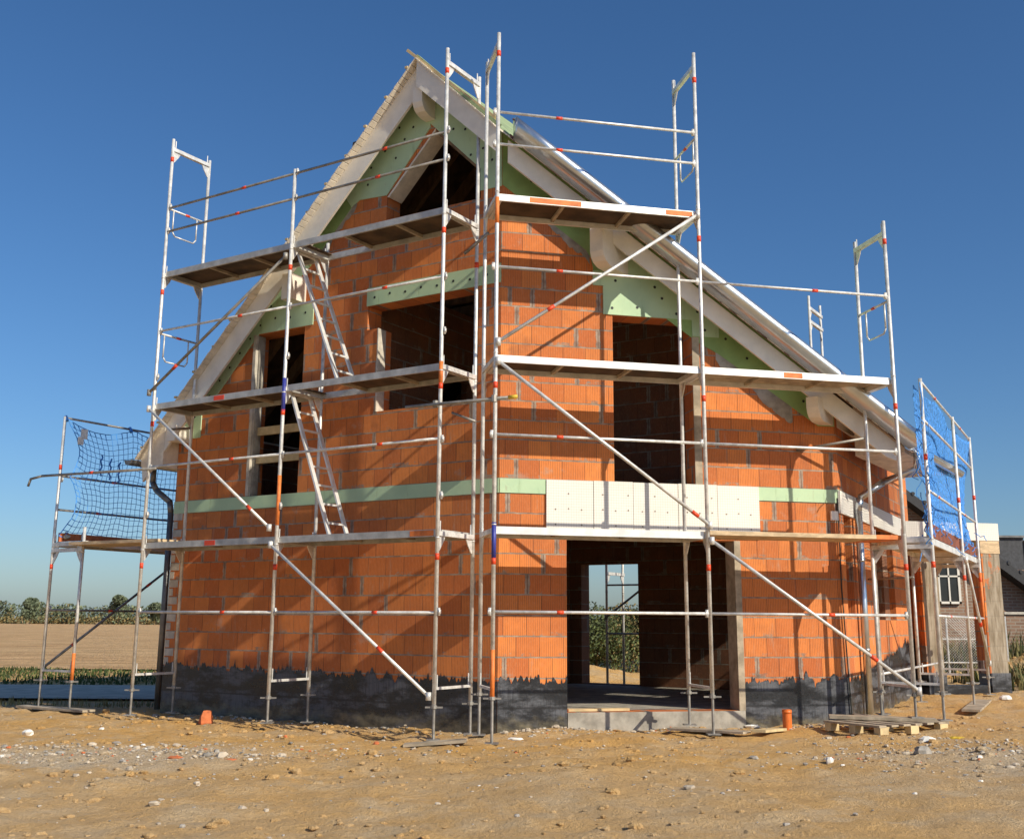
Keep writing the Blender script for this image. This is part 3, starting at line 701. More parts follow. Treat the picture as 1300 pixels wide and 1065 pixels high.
# --- gable scaffold
sg=thing('scaffold','tall steel scaffold in front of the gable wall with ladder bay','scaffold',G(2.74,.7,0))
xs=(.17,2.74,5.31)
out=[G(x,1.05,0) for x in xs]; inn=[G(x,.32,0) for x in xs]
for i,x in enumerate(xs):
    zo=(.05,.10,.07)[i]; zt=(8.55,7.46,8.52)[i]
    hb=[1.46,3.47,5.49,7.04,7.42]
    standard(sg,out[i],.40,zt,red=([2.05,4.08,6.05,8.2],[1.98,4.0,6.0,],[2.05,4.07,6.05,8.15])[i],paint=([(4.15,4.42)],[(2.55,3.2)],[])[i],blue=([],[(4.05,4.5)],[])[i],brk=hb+[2.8,4.8],bd=G.a*-1)
    standard(sg,inn[i],.40,(8.47,6.60,8.44)[i],red=([5.8],[],[])[i],brk=(),bd=G.a)
    jack(sg,out[i],zo,.42); jack(sg,inn[i],.06,.42)
    for z in ZP: transom(sg,inn[i],out[i],z-.005)
    transom(sg,inn[i],out[i],.62,False,w=.03,h=.03)
    if i!=1: transom(sg,inn[i],out[i],8.38)
for i in range(2):
    a,c=out[i],out[i+1]
    for z in (1.45,3.48,5.49): rail(sg,a,c,z,(.35,))
    rail(sg,a,c,7.03,(.42,),mat='dull_steel'); rail(sg,a,c,7.40,(.38,),mat='dull_steel')
for li,z in enumerate(ZP):
    platform(sg,G,xs[1],xs[2],.32,1.05,z+.02,mat='shaded_alu' ,orange=[(3.9,4.1)] if li<2 else [])
    platform(sg,G,xs[0],xs[1],.32,1.05,z+.02,mat='shaded_alu',gap=(1.95,2.60) if li>0 else None,orange=[(.25,.6)] if li==0 else [],lab='o')
brace(sg,G(5.38,1.09,4.57),G(2.80,1.09,6.20),(.2,),'dull_steel'); brace(sg,G(5.36,1.09,4.33),G(2.84,1.09,2.52),(.85,)); brace(sg,G(2.80,1.09,2.30),G(.22,1.09,.52),(.72,))
endloop(sg,G,5.31,.34,1.03,7.40); endloop(sg,G,5.31,.34,1.03,5.46)
# long tube reaching out over the left scaffold with bent end
mb=MB(); mb.path([G(8.03,1.10,3.36),G(7.98,1.10,3.47),G(7.7,1.10,3.50),G(5.1,1.10,3.44)],.02,8,0); mb.tube(G(6.55,1.10,3.475),G(6.47,1.10,3.473),.023,8,1); mb.build('tube',['dull_steel','red_band'],sg,True)
# --- corner scaffold
sk=thing('scaffold','bright steel scaffold in front of the cut corner wall, tallest of all','scaffold',K(2.2,.8,0))
kx=(-.31,2.265,4.84)
ko=[K(x,1.2,0) for x in kx]; ki=[K(x,.47,0) for x in kx]
for i,x in enumerate(kx):
    standard(sk,ko[i],.52,(8.52,8.57,6.50)[i],red=([1.98,4.0,8.2],[1.95,3.97,6.0,8.15],[2.0,4.0,6.18])[i],paint=([(.52,1.05),(6.02,6.35)],[],[])[i],blue=([(2.05,2.45)],[],[])[i],brk=[1.46,3.46,5.48]+([7.04,7.46] if i<2 else []),bd=K.a*-1)
    standard(sk,ki[i],.52,(8.50,8.55,6.46)[i])
    zb=(.06,.12,.275)[i]; jack(sk,ko[i],zb,.55); jack(sk,ki[i],(.08,.16,.26)[i],.55)
    for z in ZP:
        if i==2 and z>6: continue
        transom(sk,ki[i],ko[i],z-.005)
    transom(sk,ki[i],ko[i],.64,False,w=.03,h=.03)
    transom(sk,ki[i],ko[i],8.40 if i<2 else 6.36)
for z in (1.46,3.46,5.48,7.04,7.46): rail(sk,ko[0],ko[1],z,(.3,))
for z in (1.46,3.46,5.48): rail(sk,ko[1],ko[2],z,(.6,) if z!=3.46 else ())
platform(sk,K,kx[0],kx[1],.47,1.2,2.41); platform(sk,K,kx[0],kx[1],.47,1.2,4.41)
platform(sk,K,kx[0],kx[1],.47,1.2,6.41,orange=[(.1,.75),(1.85,2.2)],lab='o'); platform(sk,K,kx[1],kx[2],.47,1.2,4.41,under='grey_plank',orange=[(3.35,3.6)],lab='o')
for k in range(2):
    mb=MB(); o0=.52+k*.33; mb.box(kx[1]+.05,kx[2]-.02,o0,o0+.31,2.375,2.425,0,K); mb.box(kx[2]-.35,kx[2]-.018,o0-.001,o0+.312,2.374,2.426,1,K); mb.build('plank',['plank','orange_paint'],sk)
brace(sk,K(-.29,1.24,4.55),K(2.24,1.24,6.34),(.25,)); brace(sk,K(-.29,1.24,4.32),K(2.28,1.24,2.48),(.93,)); brace(sk,K(2.30,1.24,2.30),K(4.88,1.24,.58),(.78,))
endloop(sk,K,2.265,.49,1.18,7.40); endloop(sk,K,4.84,.49,1.18,5.42)
# wall ties and coupling tubes
def tie(par,P,Qq,mat='dull_steel',cap=None,r=.02):
    mb=MB(); mb.tube(P,Qq,r,8,0); d=(Qq-P).normalized()
    if cap: mb.tube(Qq-d*.10,Qq+d*.005,r+.004,8,1)
    c=P.lerp(Qq,.5)
    return mb.build('tie_tube',[mat,'yellow_cap'],par,True)
tie(sk,at(515,517,13.12),at(656,503.5,12.52),cap=True)
tie(sk,at(574,524,13.35),at(603,535,13.15),r=.015); tie(sg,at(590,322,13.4),at(620,296,13.1))
tie(sk,K(4.84,.47,3.75),K(4.05,.03,3.62),r=.018); tie(sg,G(5.31,.36,4.15),G(5.05,.95,4.02),r=.018)
for c in (out[0],):
    mb=MB(); mb.tube(at(553,513,13.0)-Vector((0,0,.04)),at(553,513,13.0)+Vector((0,0,.04)),.035,8); mb.tube(at(627.5,506,12.6)-Vector((0,0,.04)),at(627.5,506,12.6)+Vector((0,0,.04)),.035,8); mb.build('clamp','dull_steel',sk)
# --- left scaffold behind
LS=Frame(G(7.8,.72,0),32.45,302.45)    # x goes back, o outward to the left; inner at o=-.73
sl=thing('scaffold','low scaffold with blue net at the left eave','scaffold',LS(0,-.36,0))
lx=(0,2.57,5.14)
zl=2.5
for i,x in enumerate(lx):
    po,pi=LS(x,0,0),LS(x,-.73,0)
    standard(sl,po,.44,zl+2.0,red=[2.10,3.65],brk=[1.5,3.5],bd=LS.a)
    standard(sl,pi,.44,zl+.22,paint=[(.44,.85)] if i==0 else [])
    jack(sl,po,.05,.46); jack(sl,pi,.05,.46)
    transom(sl,pi,po,zl); transom(sl,pi,po,zl-.09); transom(sl,pi,po,.60,False,w=.03,h=.03)
for i in range(2):
    a,c=LS(lx[i],0,0),LS(lx[i+1],0,0)
    rail(sl,a,c,1.48,(.45,),mat='dull_steel'); rail(sl,a,c,3.55,(.4,),mat='dull_steel'); rail(sl,a,c,3.02,(.3,),mat='dull_steel')
    rail(sl,a,c,zl+1.98,(),mat='dull_steel')
    platform(sl,LS,lx[i],lx[i+1],-.73,0,zl+.02,orange=[(lx[i]+1.9,lx[i]+2.2)])
    mb=MB(); mb.box(lx[i]+.05,lx[i+1],-.06,-.03,zl+.025,zl+.16,0,LS); mb.build('toe_board','clay',sl)
brace(sl,LS(.05,.04,.62),LS(2.55,.04,2.35),(.2,.75),'dull_steel')
# cross planks linking left scaffold to gable scaffold
mb=MB()
for k in range(3):
    o=.40+k*.21; mb.bar(G(7.15,o,2.46),G(5.2,o,2.45),.20,.045)
mb.build('plank','plank',sl)
tag((lambda m:(m.rock(LS(.15,-.1,zl+.10),.06,0),m.rock(LS(.2,-.02,zl+.16),.04,0),m.build('mortar_lump',['pale_stone']))[-1])(MB()),'pale mortar lump on the left end of the net scaffold','mortar lump')
# --- right scaffold with net
RS=Frame((5.27,14.0,0),28.5,118.5)
sr=thing('scaffold','side scaffold on the right with blue safety net, going back to the porch','scaffold',RS(2.5,-.36,0))
rx=(0,3.07,5.2)
for i,x in enumerate(rx):
    po,pi=RS(x,0,0),RS(x,-.73,0)
    standard(sr,po,.5,4.46,red=[2.05,3.4] if i!=1 else [2.0,3.15],brk=[1.45,2.9,3.9],bd=RS.a,paint=[(1.2,2.2)] if i==2 else [])
    standard(sr,pi,.5,2.42)
    zb=(.225,.22,.26)[i]; jack(sr,po,zb,.55); jack(sr,pi,zb+.02,.55)
    transom(sr,pi,po,2.42); transom(sr,pi,po,2.34); transom(sr,pi,po,.66,False,w=.03,h=.03)
for i in range(2):
    a,c=RS(rx[i],0,0),RS(rx[i+1],0,0)
    rail(sr,a,c,4.42,(.4,)); rail(sr,a,c,3.92,()); rail(sr,a,c,3.02,(.3,)); rail(sr,a,c,1.46,(.4,)); rail(sr,RS(rx[i],-.73,0),RS(rx[i+1],-.73,0),.74,())
    platform(sr,RS,rx[i],rx[i+1],-.73,0,2.44,under='plank')
    mb=MB(); mb.box(rx[i]+.05,rx[i+1]-.02,-.06,-.03,2.45,2.62,0,RS); mb.build('toe_board','tile',sr)
brace(sr,RS(3.07,.04,2.3),RS(5.15,.04,.75),(.6,))
mb=MB(); mb.bar(K(4.9,.55,2.36),RS(.1,-.35,2.40),.35,.05,0); mb.build('plank','plank',sr)
tie(sr,S(1.4,.05,1.98),S(.9,.75,1.98),r=.015)
# --- rear scaffold (seen over the roof and through the house)
BS=Frame(G(0,-7.55,0),302.45,32.45)
sb=thing('scaffold','rear scaffold glimpsed through the house and above the right roof edge','scaffold',BS(.5,.3,0))
for x in (2.45,-.1,-1.72):
    for o in (0,.73):
        top=7.15 if x<-1 else 4.3
        standard(sb,BS(x+(.0 if o==0 else .02),o,0),.02,top,red=[5.9])
    for z in (2.3,4.25)+((6.7,6.95) if x<-1 else ()): transom(sb,BS(x,0,0),BS(x,.73,0),z)
for z in (1.15,2.05): rail(sb,BS(2.45,0,0),BS(-.1,0,0),z,(),mat='dull_steel')
rail(sb,BS(-.1,0,0),BS(-1.72,0,0),6.05,())
brace(sb,BS(2.45,-.03,1.45),BS(-.1,-.03,3.2),(),'dull_steel')
# ------------------------------------------------------------------ ladders
def ladder(lab,s0,z0,s1,z1,oA,oB,mat='aluminium'):
    t=thing('ladder',lab,'ladder',G(s0,(oA+oB)/2,z0),'aluminium ladders inside the gable scaffold')
    for o in (oA,oB):
        mb=MB(); mb.bar(G(s0,o,z0),G(s1,o,z1),.026,.062,up=G.n); mb.build('rail',mat,t)
    n=8
    for k in range(n):
        f=(k+.6)/n; c=G(s0+(s1-s0)*f,0,z0+(z1-z0)*f)
        mb=MB(); mb.bar(c+G.n*(oA+.01),c+G.n*(oB-.01),.03,.026); mb.build('rung',mat,t)
    return t
ladder('upper aluminium ladder leaning between the middle and top platforms',1.98,4.42,2.84,6.42,.50,.85)
ladder('lower aluminium ladder standing between the first and middle platforms',2.02,2.42,2.82,4.42,.50,.85)
# ------------------------------------------------------------------ nets
def net(name,lab,T,x0,x1,zt,zb,sag,nx,nz,r,mats,wob=.04,bunch=0,seed=1):
    random.seed(seed); mb=MB(); P={}
    for i in range(nx+1):
        for j in range(nz+1):
            fx,fz=i/nx,j/nz
            x=x0+(x1-x0)*fx; top=zt-sag*abs(math.sin(fx*math.pi*round((x1-x0)/1.25)))*1.0
            x+=(math.exp(-fx*7))*(.10*math.sin(fz*math.pi)+.18*abs(math.sin(fz*math.pi*2)))+.006*random.uniform(-1,1)
            z=top+(zb-top)*fz+.006*random.uniform(-1,1)+.012*math.sin(fx*60+seed)*(.3+fz)
            o=-.05+wob*math.sin(fx*9+fz*4+seed)+.008*random.uniform(-1,1)-bunch*math.sin(fz*math.pi)*.18
            P[i,j]=T(x,o,z)
    for i in range(nx+1):
        for j in range(nz+1):
            rr=r*(1.7 if i in(0,nx) or j in(0,nz) else 1)
            if i<nx: mb.tube(P[i,j],P[i+1,j],rr,3,0,caps=False)
            if j<nz: mb.tube(P[i,j],P[i,j+1],rr,3,0,caps=False)
    root=mb.build(name,mats); return root
n1=net('safety_net','sagging blue safety net on the left scaffold against the sky','',0,0,0,0,0,0,0,0,['rope']) if False else None
n1=net('safety_net','',LS,.03,5.1,zl+1.96,zl+.10,.15,50,20,.0048,['rope_dark'],seed=2)
tag(n1,'sagging blue cord net hung along the left scaffold against the sky','safety net')
for k in range(3):
    mb=MB(); x=.75+k*.18; pts=[LS(x+.02*math.sin(j*2.1+k),.0,3.98-.04*k-j*.05) for j in range(8)]; mb.path(pts,.014,5); mb.build('cord_knot','rope',n1)
for k in range(4):
    mb=MB(); x=k*1.25+.02; mb.tube(LS(x,-.03,zl+1.93),LS(x,.02,zl+2.01),.03,6); mb.build('tie_cord','rope',n1)
mb=MB(); mb.box(.28,.40,-.06,-.045,4.18,4.34,0,LS); mb.box(.22,.32,-.08,-.065,4.08,4.2,0,LS); mb.build('net_tag','white_stone',n1)
n2=net('safety_net','',RS,.02,5.2,4.38,2.62,.05,120,40,.0046,['rope'],wob=.05,bunch=.5,seed=5)
tag(n2,'taut bright blue net on the right side scaffold, seen edge on','safety net')
random.seed(9); mb=MB()
for k in range(26):    # bunched loose cord at the near edge and foot
    z=random.uniform(2.45,4.2); x=random.uniform(-.03,.16); p=RS(x,random.uniform(-.12,.05),z); pts=[p]
    for j in range(5):
        p=p+Vector((random.uniform(-.05,.05),random.uniform(-.05,.05),-random.uniform(.02,.10))); pts.append(p)
    mb.path(pts,.0065,4)
for k in range(40):
    x=random.uniform(.0,5.1); p=RS(x,random.uniform(-.1,.06),random.uniform(2.5,2.8)); pts=[p]
    for j in range(5):
        p=p+Vector((random.uniform(-.05,.05),random.uniform(-.05,.05),random.uniform(-.06,.02))); pts.append(p)
    mb.path(pts,.006,4)
mb.path([RS(-.06,0,4.4),RS(-.08,.02,4.15),RS(-.07,.0,3.95)],.01,5)
kind(mb.build('loose_cord','rope',n2),'stuff')
# ------------------------------------------------------------------ loose things on the ground
def gz(x,y): return hgt(x,y)
def put(u,v,z=None):
    # ground point seen near pixel (u,v)
    z0=.05
    for _ in range(6):
        d=CR*((u-CXP)/FPX)-CU*((v-CYP)/FPX)+CF; k=(z0-H)/d.z; p=d*k; z0=hgt(p.x,p.y)
    return Vector((p.x,p.y,z0))
# pvc stub
p=K(3.56,.42,0); p.z=gz(p.x,p.y)
mb=MB(); mb.tube(p-Vector((0,0,.05)),p+Vector((0,0,.22)),.056,16,0,caps=False); mb.tube(p+Vector((0,0,.22)),p-Vector((0,0,.02)),.047,16,0,caps=True); mb.tube(p+Vector((0,0,.175)),p+Vector((0,0,.21)),.060,16,0)
tag(mb.build('drain_pipe','pvc',None,True),'orange plastic drain pipe stub standing up beside the corner wall','pipe')
# pallet and planks under the right poles
pal=thing('pallet','weathered wooden pallet under the scaffold poles at the right corner','pallet',K(4.6,1.0,.05))
PF=Frame(K(4.5,1.12,.11),77.45-20,167.45-20)
for k in range(6):
    mb=MB(); mb.box(-.62+k*.21,-.62+k*.21+.12,-.42,.40,.10,.122,0,PF); mb.build('deck_board','grey_plank',pal)
for k in range(3):
    y=-.40+k*.36
    for q in range(3):
        mb=MB(); mb.box(-.62+q*.53,-.48+q*.53,y,y+.09,0.01,.099,0,PF); mb.build('block','new_timber',pal)
def plankobj(lab,P,Qq,w,h,mat='grey_plank',grp=None):
    mb=MB(); mb.bar(P,Qq,w,h); return tag(mb.build('loose_plank',mat),lab,'plank',grp)
plankobj('long plank lying on the pallet under two scaffold poles',K(3.95,.75,.262),K(5.05,1.28,.25),.22,.035)
plankobj('grey plank reaching from the pallet to the side scaffold pole',K(4.35,.62,.255),RS(.05,.02,.20),.24,.035)
plankobj('plank under the far poles of the side scaffold',RS(2.2,.05,.20),RS(4.0,.02,.235),.24,.03)
plankobj('plank lying on the doorstep of the wide opening',K(.9,-.1,.30),K(1.7,-.15,.30),.1,.03,'new_timber')
a=K(2.0,.55,0);c=K(2.65,1.25,0)
plankobj('splintered board below the middle corner pole',Vector((a.x,a.y,gz(a.x,a.y)+.05)),Vector((c.x,c.y,gz(c.x,c.y)+.05)),.22,.025)
a=K(2.75,1.35,0);c=K(3.35,.65,0)
plankobj('yellowish board end beside the middle corner pole',Vector((a.x,a.y,gz(a.x,a.y)+.06)),Vector((c.x,c.y,gz(c.x,c.y)+.02)),.16,.03,'new_timber')
a=G(.35,1.35,0);c=G(-.25,1.0,0)
plankobj('small board under the poles at the salient corner',Vector((a.x,a.y,gz(a.x,a.y)+.03)),Vector((c.x,c.y,gz(c.x,c.y)+.04)),.2,.03)
a=G(8.1,.78,0);c=G(6.6,.74,0)
plankobj('sole board under the left scaffold poles',Vector((a.x,a.y,.05)),Vector((c.x,c.y,.045)),.24,.03)
def lump(name,lab,cat,u,v,r,mat,flat=.7,sq=1,grp=None):
    p=put(u,v); mb=MB(); mb.rock(p+Vector((0,0,r*flat*.5)),r,0,flat,sq); return tag(mb.build(name,mat),lab,cat,grp)
lump('broken_brick','broken upright orange clay block against the gable foot','brick',262,916,.13,'clay',1.0,.8)
lump('stone','pale round stone on the sand at far left','stone',36,932,.07,'white_stone')
lump('mortar_lump','white cone shaped mortar lump on bare soil in front of the corner wall','mortar lump',1053,966,.04,'white_stone',1.0)
lump('mortar_lump','bright white lump in front of the pallet','mortar lump',1178,941,.07,'white_stone',.6,1.4)
lump('foam_scrap','pale foam scrap against the bitumen left of the wide opening','foam scrap',688,922,.10,'white_foam',.5,1.3)
lump('brick_shard','flat orange shard on the gravel strip','brick shard',222,962,.055,'clay',.25,1.6)
lump('brick_shard','small orange shard right of the gravel strip','brick shard',292,966,.06,'clay',.3,1.5)
lump('stone','pale stone beside the small orange shard','stone',281,961,.07,'pale_stone',.6)
lump('mortar_lump','flat whitish scrap in front of the salient corner pole','mortar lump',655,938,.06,'white_stone',.3,1.8)
lump('stone','grey stone at the edge of the rubble on the right','stone',1171,958,.09,'grey_stone')
lump('brick_shard','reddish shard below the gable scaffold pole','brick shard',512,924,.09,'clay',.4,1.5)
lump('mortar_lump','whitish lump by the porch pillar foot','mortar lump',1277,893,.08,'white_stone',.6,1.3)
lump('mortar_lump','small white scrap on the doorstep soil','mortar lump',955,922,.07,'white_stone',.35,1.6)
lump('wood_scrap','yellow wood scrap on soil at the right','wood scrap',1215,935,.05,'yellow_cap',.35,1.8)
# pebbles: uncountable
random.seed(21); mb=MB()
def peb(x,y,r,m): mb.rock(Vector((x,y,hgt(x,y)+r*.25)),r,m,.6,random.uniform(.8,1.5))
for k in range(6400):
    if k<900: x=random.uniform(-9,10); y=random.triangular(7.2,17,9.5)
    elif k<2300: x=random.gauss(-4.4,1.8); y=random.gauss(12.0,.45)
    elif k<4200: x=random.gauss(5.8,1.5); y=random.gauss(11.6,.7)
    elif k<4800:
        q=K(random.uniform(.0,5.5),abs(random.gauss(.15,.25))+.03,0); x,y=q.x,q.y
    elif k<5000: q=S(random.uniform(0,5.5),abs(random.gauss(.3,.35))+.05,0); x,y=q.x,q.y
    elif k<5300: q=G(random.uniform(0,5.9),abs(random.gauss(.12,.2))+.03,0); x,y=q.x,q.y
    else:
        x=random.uniform(-9,10); y=random.uniform(9.5,17)
        if noise.noise(Vector((x*.7,y*.9,9)))<.15: continue
    if y<6.6 or (G.n.dot(Vector((x,y,0))-C0)<.0 and K.n.dot(Vector((x,y,0))-C0)<.0): continue
    r=min(.045,max(.006,random.lognormvariate(-4.55,.5)))
    m=random.choices((0,1,2,3),(7,4,.5,.4))[0]; peb(x,y,r,m)
kind(mb.build('gravel',['pale_stone','grey_stone','clay','white_stone']),'stuff')
# soil clods
random.seed(31); mb=MB()
for k in range(4200):
    x=random.uniform(-9,11); y=random.uniform(7.2,18)
    if (G.n.dot(Vector((x,y,0))-C0)<.05 and K.n.dot(Vector((x,y,0))-C0)<.05): continue
    if noise.noise(Vector((x*.5,y*.5,5)))<-.05: continue
    r=min(.06,random.lognormvariate(-4.0,.5)); mb.rock(Vector((x,y,hgt(x,y)+r*.1)),r,0,.6,random.uniform(.9,1.5))
for k in range(900):
    x=random.gauss(13.8,2.2); y=random.gauss(24.6,1.6); r=random.uniform(.03,.10); mb.rock(Vector((x,y,hgt(x,y)+r*.1)),r,0,.7)
kind(mb.build('soil_clods',['soil']),'stuff')
# ------------------------------------------------------------------ vegetation
def blade(mb,p,h,w,m,lean=.3):
    a=random.uniform(0,6.28); d=Vector((math.cos(a),math.sin(a),0)); n=Vector((-d.y,d.x,0))*w/2
    q=p+Vector((0,0,h*.6))+d*h*lean*.35; t=p+Vector((0,0,h))+d*h*lean
    mb.face([p-n,p+n,q+n*.8,q-n*.8],m); mb.face([q-n*.8,q+n*.8,t],m)
random.seed(5); mb=MB()
for k in range(16000):
    x=random.uniform(-42,-4); y=random.uniform(24.2,30.9)+.4*math.sin(x*.8)
    blade(mb,Vector((x,y,0)),random.uniform(.03,.10)+.09*max(0,noise.noise(Vector((x*.7,y,0)))),.04,random.choice((0,0,0,1)))
for k in range(500):
    x=random.uniform(-9,-4); y=random.gauss(18.6,.25); blade(mb,Vector((x,y,hgt(x,y))),random.uniform(.05,.15),.015,1)
kind(mb.build('grass',['grass_mat','dry_grass']),'stuff')
random.seed(6); mb=MB()
for k in range(9000):
    if k<6500: x=random.uniform(9.5,20); y=random.uniform(25.5,29.5); h=random.uniform(.3,.85)
    else: x=random.uniform(9,14); y=random.uniform(20.5,23.5); h=random.uniform(.15,.5)
    if noise.noise(Vector((x*.6,y*.6,0)))<-.1: continue
    blade(mb,Vector((x,y,hgt(x,y))),h,.03,random.choice((0,1,1)),.35)
kind(mb.build('tall_grass',['grass_mat','dry_grass']),'stuff')
def leafcloud(mb,c,rx,ry,rz,n,size,ms):
    for k in range(n):
        while True:
            v=Vector((random.uniform(-1,1),random.uniform(-1,1),random.uniform(-1,1)))
            if v.length<1: break
        v=v.normalized()*(v.length**.4)
        p=c+Vector((v.x*rx,v.y*ry,v.z*rz)); a=Vector((random.gauss(0,1),random.gauss(0,1),random.gauss(0,1))).normalized(); bq=a.orthogonal().normalized()*size*random.uniform(.6,1.3); cc=a.cross(bq)*.6
        mb.face([p-bq,p-cc,p+bq,p+cc],random.choice(ms))
# far woodland edge: one mass
random.seed(8); mb=MB()
x=-215
while x<-60:
    r=random.uniform(2.2,4.2); h=4.6+1.6*noise.noise(Vector((x*.04,0,0)))+random.uniform(-.6,.9)
    c=Vector((x,300+random.uniform(-4,8),h*.55)); leafcloud(mb,c,r,3,h*.55,190,.42,(0,0,1,1,2)); x+=random.uniform(.9,2.2)
x=-215
while x<-60:
    leafcloud(mb,Vector((x,296,.9)),2.2,2,1.1,90,.35,(0,2,2)); x+=1.5
kind(mb.build('woodland',['hazy_leaf','hazy_leaf_dark','leaf_dry']),'stuff')
def tree(name,lab,base,h,r,n,ms,mats,size=.12,cat='tree',grp=None,stems=1):
    t=thing(name,lab,cat,base,grp)
    mb=MB()
    for s_ in range(stems):
        a=random.uniform(0,6.28); p=Vector(base)+Vector((math.cos(a),math.sin(a),0))*(.0 if stems==1 else r*.25); top=Vector(base)+Vector((random.uniform(-.3,.3)*r,random.uniform(-.3,.3)*r,h*.8))
        mb.tube(p,p.lerp(top,.5),h*.018,6,0,r2=h*.012); mb.tube(p.lerp(top,.5),top,h*.012,6,0,r2=h*.004)
        for k in range(5):
            q=p.lerp(top,random.uniform(.3,.9)); mb.tube(q,q+Vector((random.uniform(-1,1)*r*.6,random.uniform(-1,1)*r*.6,h*.15)),h*.007,4,0,r2=h*.003)
    mb.build('trunk',['bark'],t)
    mb=MB()
    for k in range(10):
        f=random.uniform(.2,1); rr=r*random.uniform(.3,.6); c=Vector(base)+Vector((random.uniform(-1,1)*r*.7*(1.15-f),random.uniform(-1,1)*r*.7,h*(.25+.65*f)))
        leafcloud(mb,c,rr,rr,rr*.8,n//10,size,ms)
    mb.build('crown',mats,t)
random.seed(12)
mats=['leaf','leaf_dark','leaf_dry']
for i,(u,h,r,ms,lab) in enumerate(((744,3.1,1.5,(0,0,1),'green bush seen at the left of the rear doorway'),(772,2.9,1.4,(0,1,0,2),'dark green bush in the middle of the rear doorway'),(800,3.6,1.2,(0,2,2,1),'brownish tall bush at the right of the rear doorway'),(832,2.7,1.4,(2,2,0),'dry brown shrub behind the rear doorway'))):
    p=at(u,789,31+i*.8); tree('bush',lab,(p.x,p.y,0),h*.46,r,9000,ms,mats,.042,'bush',None,3)
for i,(x,y,h,r,lab) in enumerate(((-88,282,5.4,2.6,'bushy tree standing out of the far woodland edge'),(-98,284,7.0,3.2,'taller rounded tree in the far woodland edge'),(-121,286,6.4,2.8,'dark tree at the left of the far woodland edge'))):
    tree('tree',lab,(x,y,0),h,r,4000,(0,0,1),['hazy_leaf','hazy_leaf_dark','leaf_dry'],.28)
# ------------------------------------------------------------------ neighbouring houses
nb=thing('brick_house','dark roofed brown brick house behind the porch on the right','house',(12,30,0))
vp=lambda x:4.79-(x-10.64)*.7533
mb=MB(); mb.prism([(6.5,-.1),(14.3,-.1),(14.3,1.9),(6.5,7.5)],lambda x,o,z:Vector((x,30-o,z)),0,-8); mb.build('wall','old_brick',nb)
mb=MB(); 
mb.hexa([Vector((x,y,vp(x)+dz)) for dz in (-.28,.0) for x,y in ((6.0,29.5),(14.0,29.5),(14.0,38.5),(6.0,38.5))]); mb.build('roof','slate_tile',nb)
mb=MB(); x=6.2
while x<14.0:
    for k in range(1):
        mb.tube(Vector((x,29.48,vp(x)+.02)),Vector((x,38.4,vp(x)+.02)),.05,6)
    x+=.30
mb.build('tile_rows','slate_tile',nb)
w=MB(); w.box(11.38,11.90,29.93,29.99,1.95,3.3,1); 
for a,bq,c,d in ((11.34,11.40,1.9,3.35),(11.88,11.94,1.9,3.35),(11.34,11.94,1.9,1.96),(11.34,11.94,3.29,3.35),(11.34,11.94,2.6,2.64),(11.62,11.66,1.9,3.35)): w.box(a,bq,29.90,29.97,c,d,0)
w.build('window',['white_paint','dark_glass'],nb)
nb2=thing('brick_house','farther house with slate dormer at the right edge','house',(17,36,0))
mb=MB(); mb.box(13.2,24,36,44,-.1,3.1); mb.build('wall','old_brick',nb2)
mb=MB(); mb.hexa([Vector((x,y,z+dz)) for dz in (0,.2) for x,y,z in ((13,35.6,3.0),(24,35.6,3.0),(24,40,6.0),(13,40,4.2))]) if False else mb.prism([(35.5,2.75),(35.5,2.95),(40,4.0),(44,3.0),(44,2.8)],lambda y,x,z:Vector((x,y,z)),13.2,24.2); mb.build('roof','slate',nb2)
mb=MB(); mb.box(15.45,16.6,36.2,38.5,2.9,4.13,0); mb.box(15.40,16.65,36.1,38.6,4.13,4.20,2); mb.box(16.62,20,36.15,38.5,2.9,4.05,1)
for k in range(4): mb.box(16.85+k*.6,17.15+k*.6,36.08,36.14,3.05,3.95,3)
mb.build('dormer',['slate','plank','old_zinc','dark_glass'],nb2)
gw=MB(); gw.box(12.2,26,27.9,28.15,-.1,1.62,0); gw.box(12.15,26,27.85,28.2,1.62,1.68,1)
tag(gw.build('garden_wall',['old_brick','plaster']),'brown brick garden wall with pale coping at the right edge','wall')
gg=MB(); gg.prism([(14.1,2.6),(15.6,2.6),(15.6,1.68),(14.1,1.68)],lambda x,o,z:Vector((x,29.6-o,z)),0,-.3,0)
tag(gg.build('bay_wall','plaster'),'small sunlit plaster bay above the garden wall','wall')
fen=thing('wire_fence','wire mesh fence panel between the porch pillars','fence',(10.5,25,0))
mb=MB()
for x in (8.9,9.6,10.3,10.9): mb.tube((x,25,0),(x,25,1.55),.022,6)
for z in (.05,.55,1.05,1.52): mb.tube((8.9,25,z),(10.9,25,z),.015,6)
mb.build('fence_post','galvanised',fen)
mb=MB()
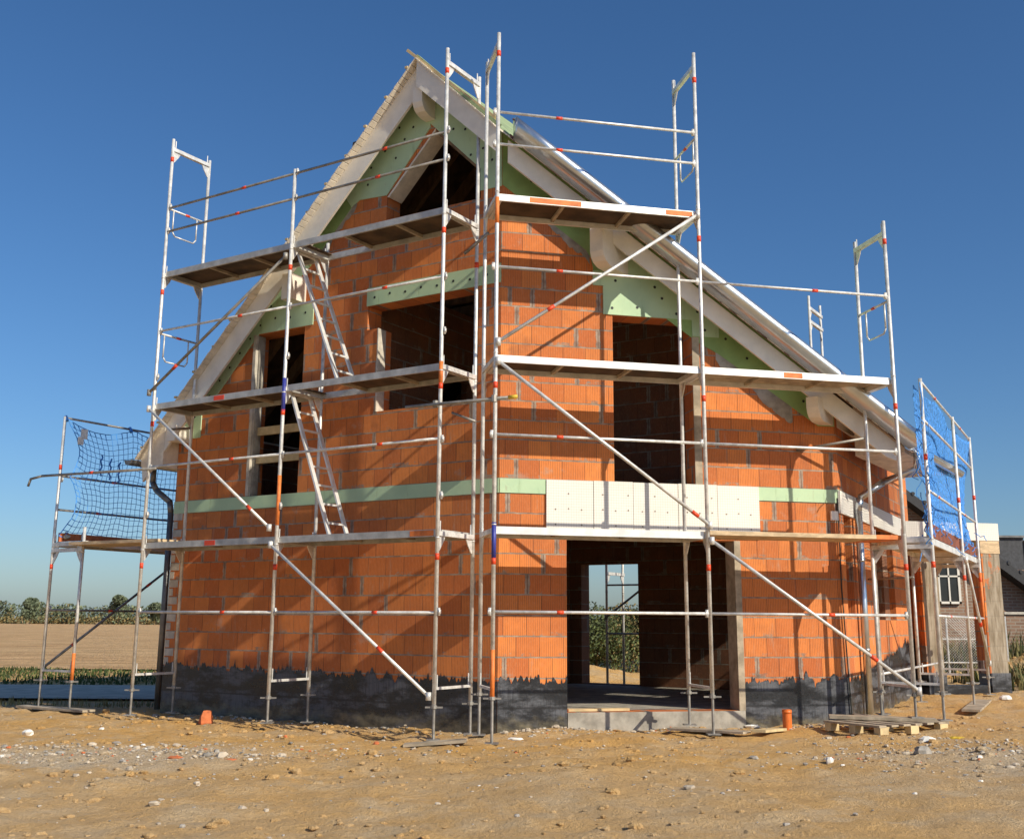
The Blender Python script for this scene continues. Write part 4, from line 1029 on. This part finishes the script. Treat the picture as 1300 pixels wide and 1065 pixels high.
for k in range(34):
    x=8.9+k*.059
    mb.tube((x,25,.05),(min(10.9,x+1.4),25,min(1.5,.05+(10.9-x) if x+1.4>10.9 else 1.45)),.004,3,caps=False); mb.tube((x,25,1.5),(min(10.9,x+1.4),25,max(.05,1.5-(10.9-x)) if x+1.4>10.9 else .1),.004,3,caps=False)
mb.build('wire_mesh','galvanised',fen)
# ------------------------------------------------------------------ light, sky, camera
SUN_H,SUN_E=130.5,32.0
sd=hd(SUN_H)*math.cos(R(SUN_E))+Vector((0,0,math.sin(R(SUN_E))))
L=bpy.data.lights.new('sun','SUN'); L.energy=5.0; L.angle=R(.53); L.color=(1,.915,.75)
lo=bpy.data.objects.new('sun',L); C.objects.link(lo); lo.rotation_euler=sd.to_track_quat('Z','Y').to_euler()
W=bpy.data.worlds.new('World'); bpy.context.scene.world=W; W.use_nodes=True; nt=W.node_tree
bg=nt.nodes['Background']; sky=nt.nodes.new('ShaderNodeTexSky'); sky.sky_type='NISHITA'; sky.sun_disc=False
sky.sun_elevation=R(SUN_E); sky.sun_rotation=R(SUN_H); sky.air_density=1.0; sky.dust_density=.9; sky.ozone_density=6.0; sky.altitude=0
hs=nt.nodes.new('ShaderNodeHueSaturation'); hs.inputs['Saturation'].default_value=1.10; mxs=nt.nodes.new('ShaderNodeMix'); mxs.data_type='RGBA'; mxs.blend_type='MULTIPLY'; mxs.inputs[0].default_value=1; mxs.inputs[7].default_value=(.945,.98,1.02,1); nt.links.new(sky.outputs[0],mxs.inputs[6]); nt.links.new(mxs.outputs[2],hs.inputs['Color']); nt.links.new(hs.outputs[0],bg.inputs[0]); bg.inputs[1].default_value=.108
cd=bpy.data.cameras.new('camera'); cam=bpy.data.objects.new('camera',cd); C.objects.link(cam)
cd.sensor_fit='HORIZONTAL'; cd.sensor_width=36; cd.lens=36*FPX/1300; cd.shift_y=(CYP-532.5)/1300; cd.clip_end=6000; cd.clip_start=.1
m=Matrix((CR,CU,-CF)).transposed().to_4x4(); m.translation=Vector((0,0,H)); cam.matrix_world=m
sc=bpy.context.scene; sc.camera=cam
sc.view_settings.view_transform='Standard'; sc.view_settings.look='None'; sc.view_settings.exposure=0; sc.view_settings.gamma=1
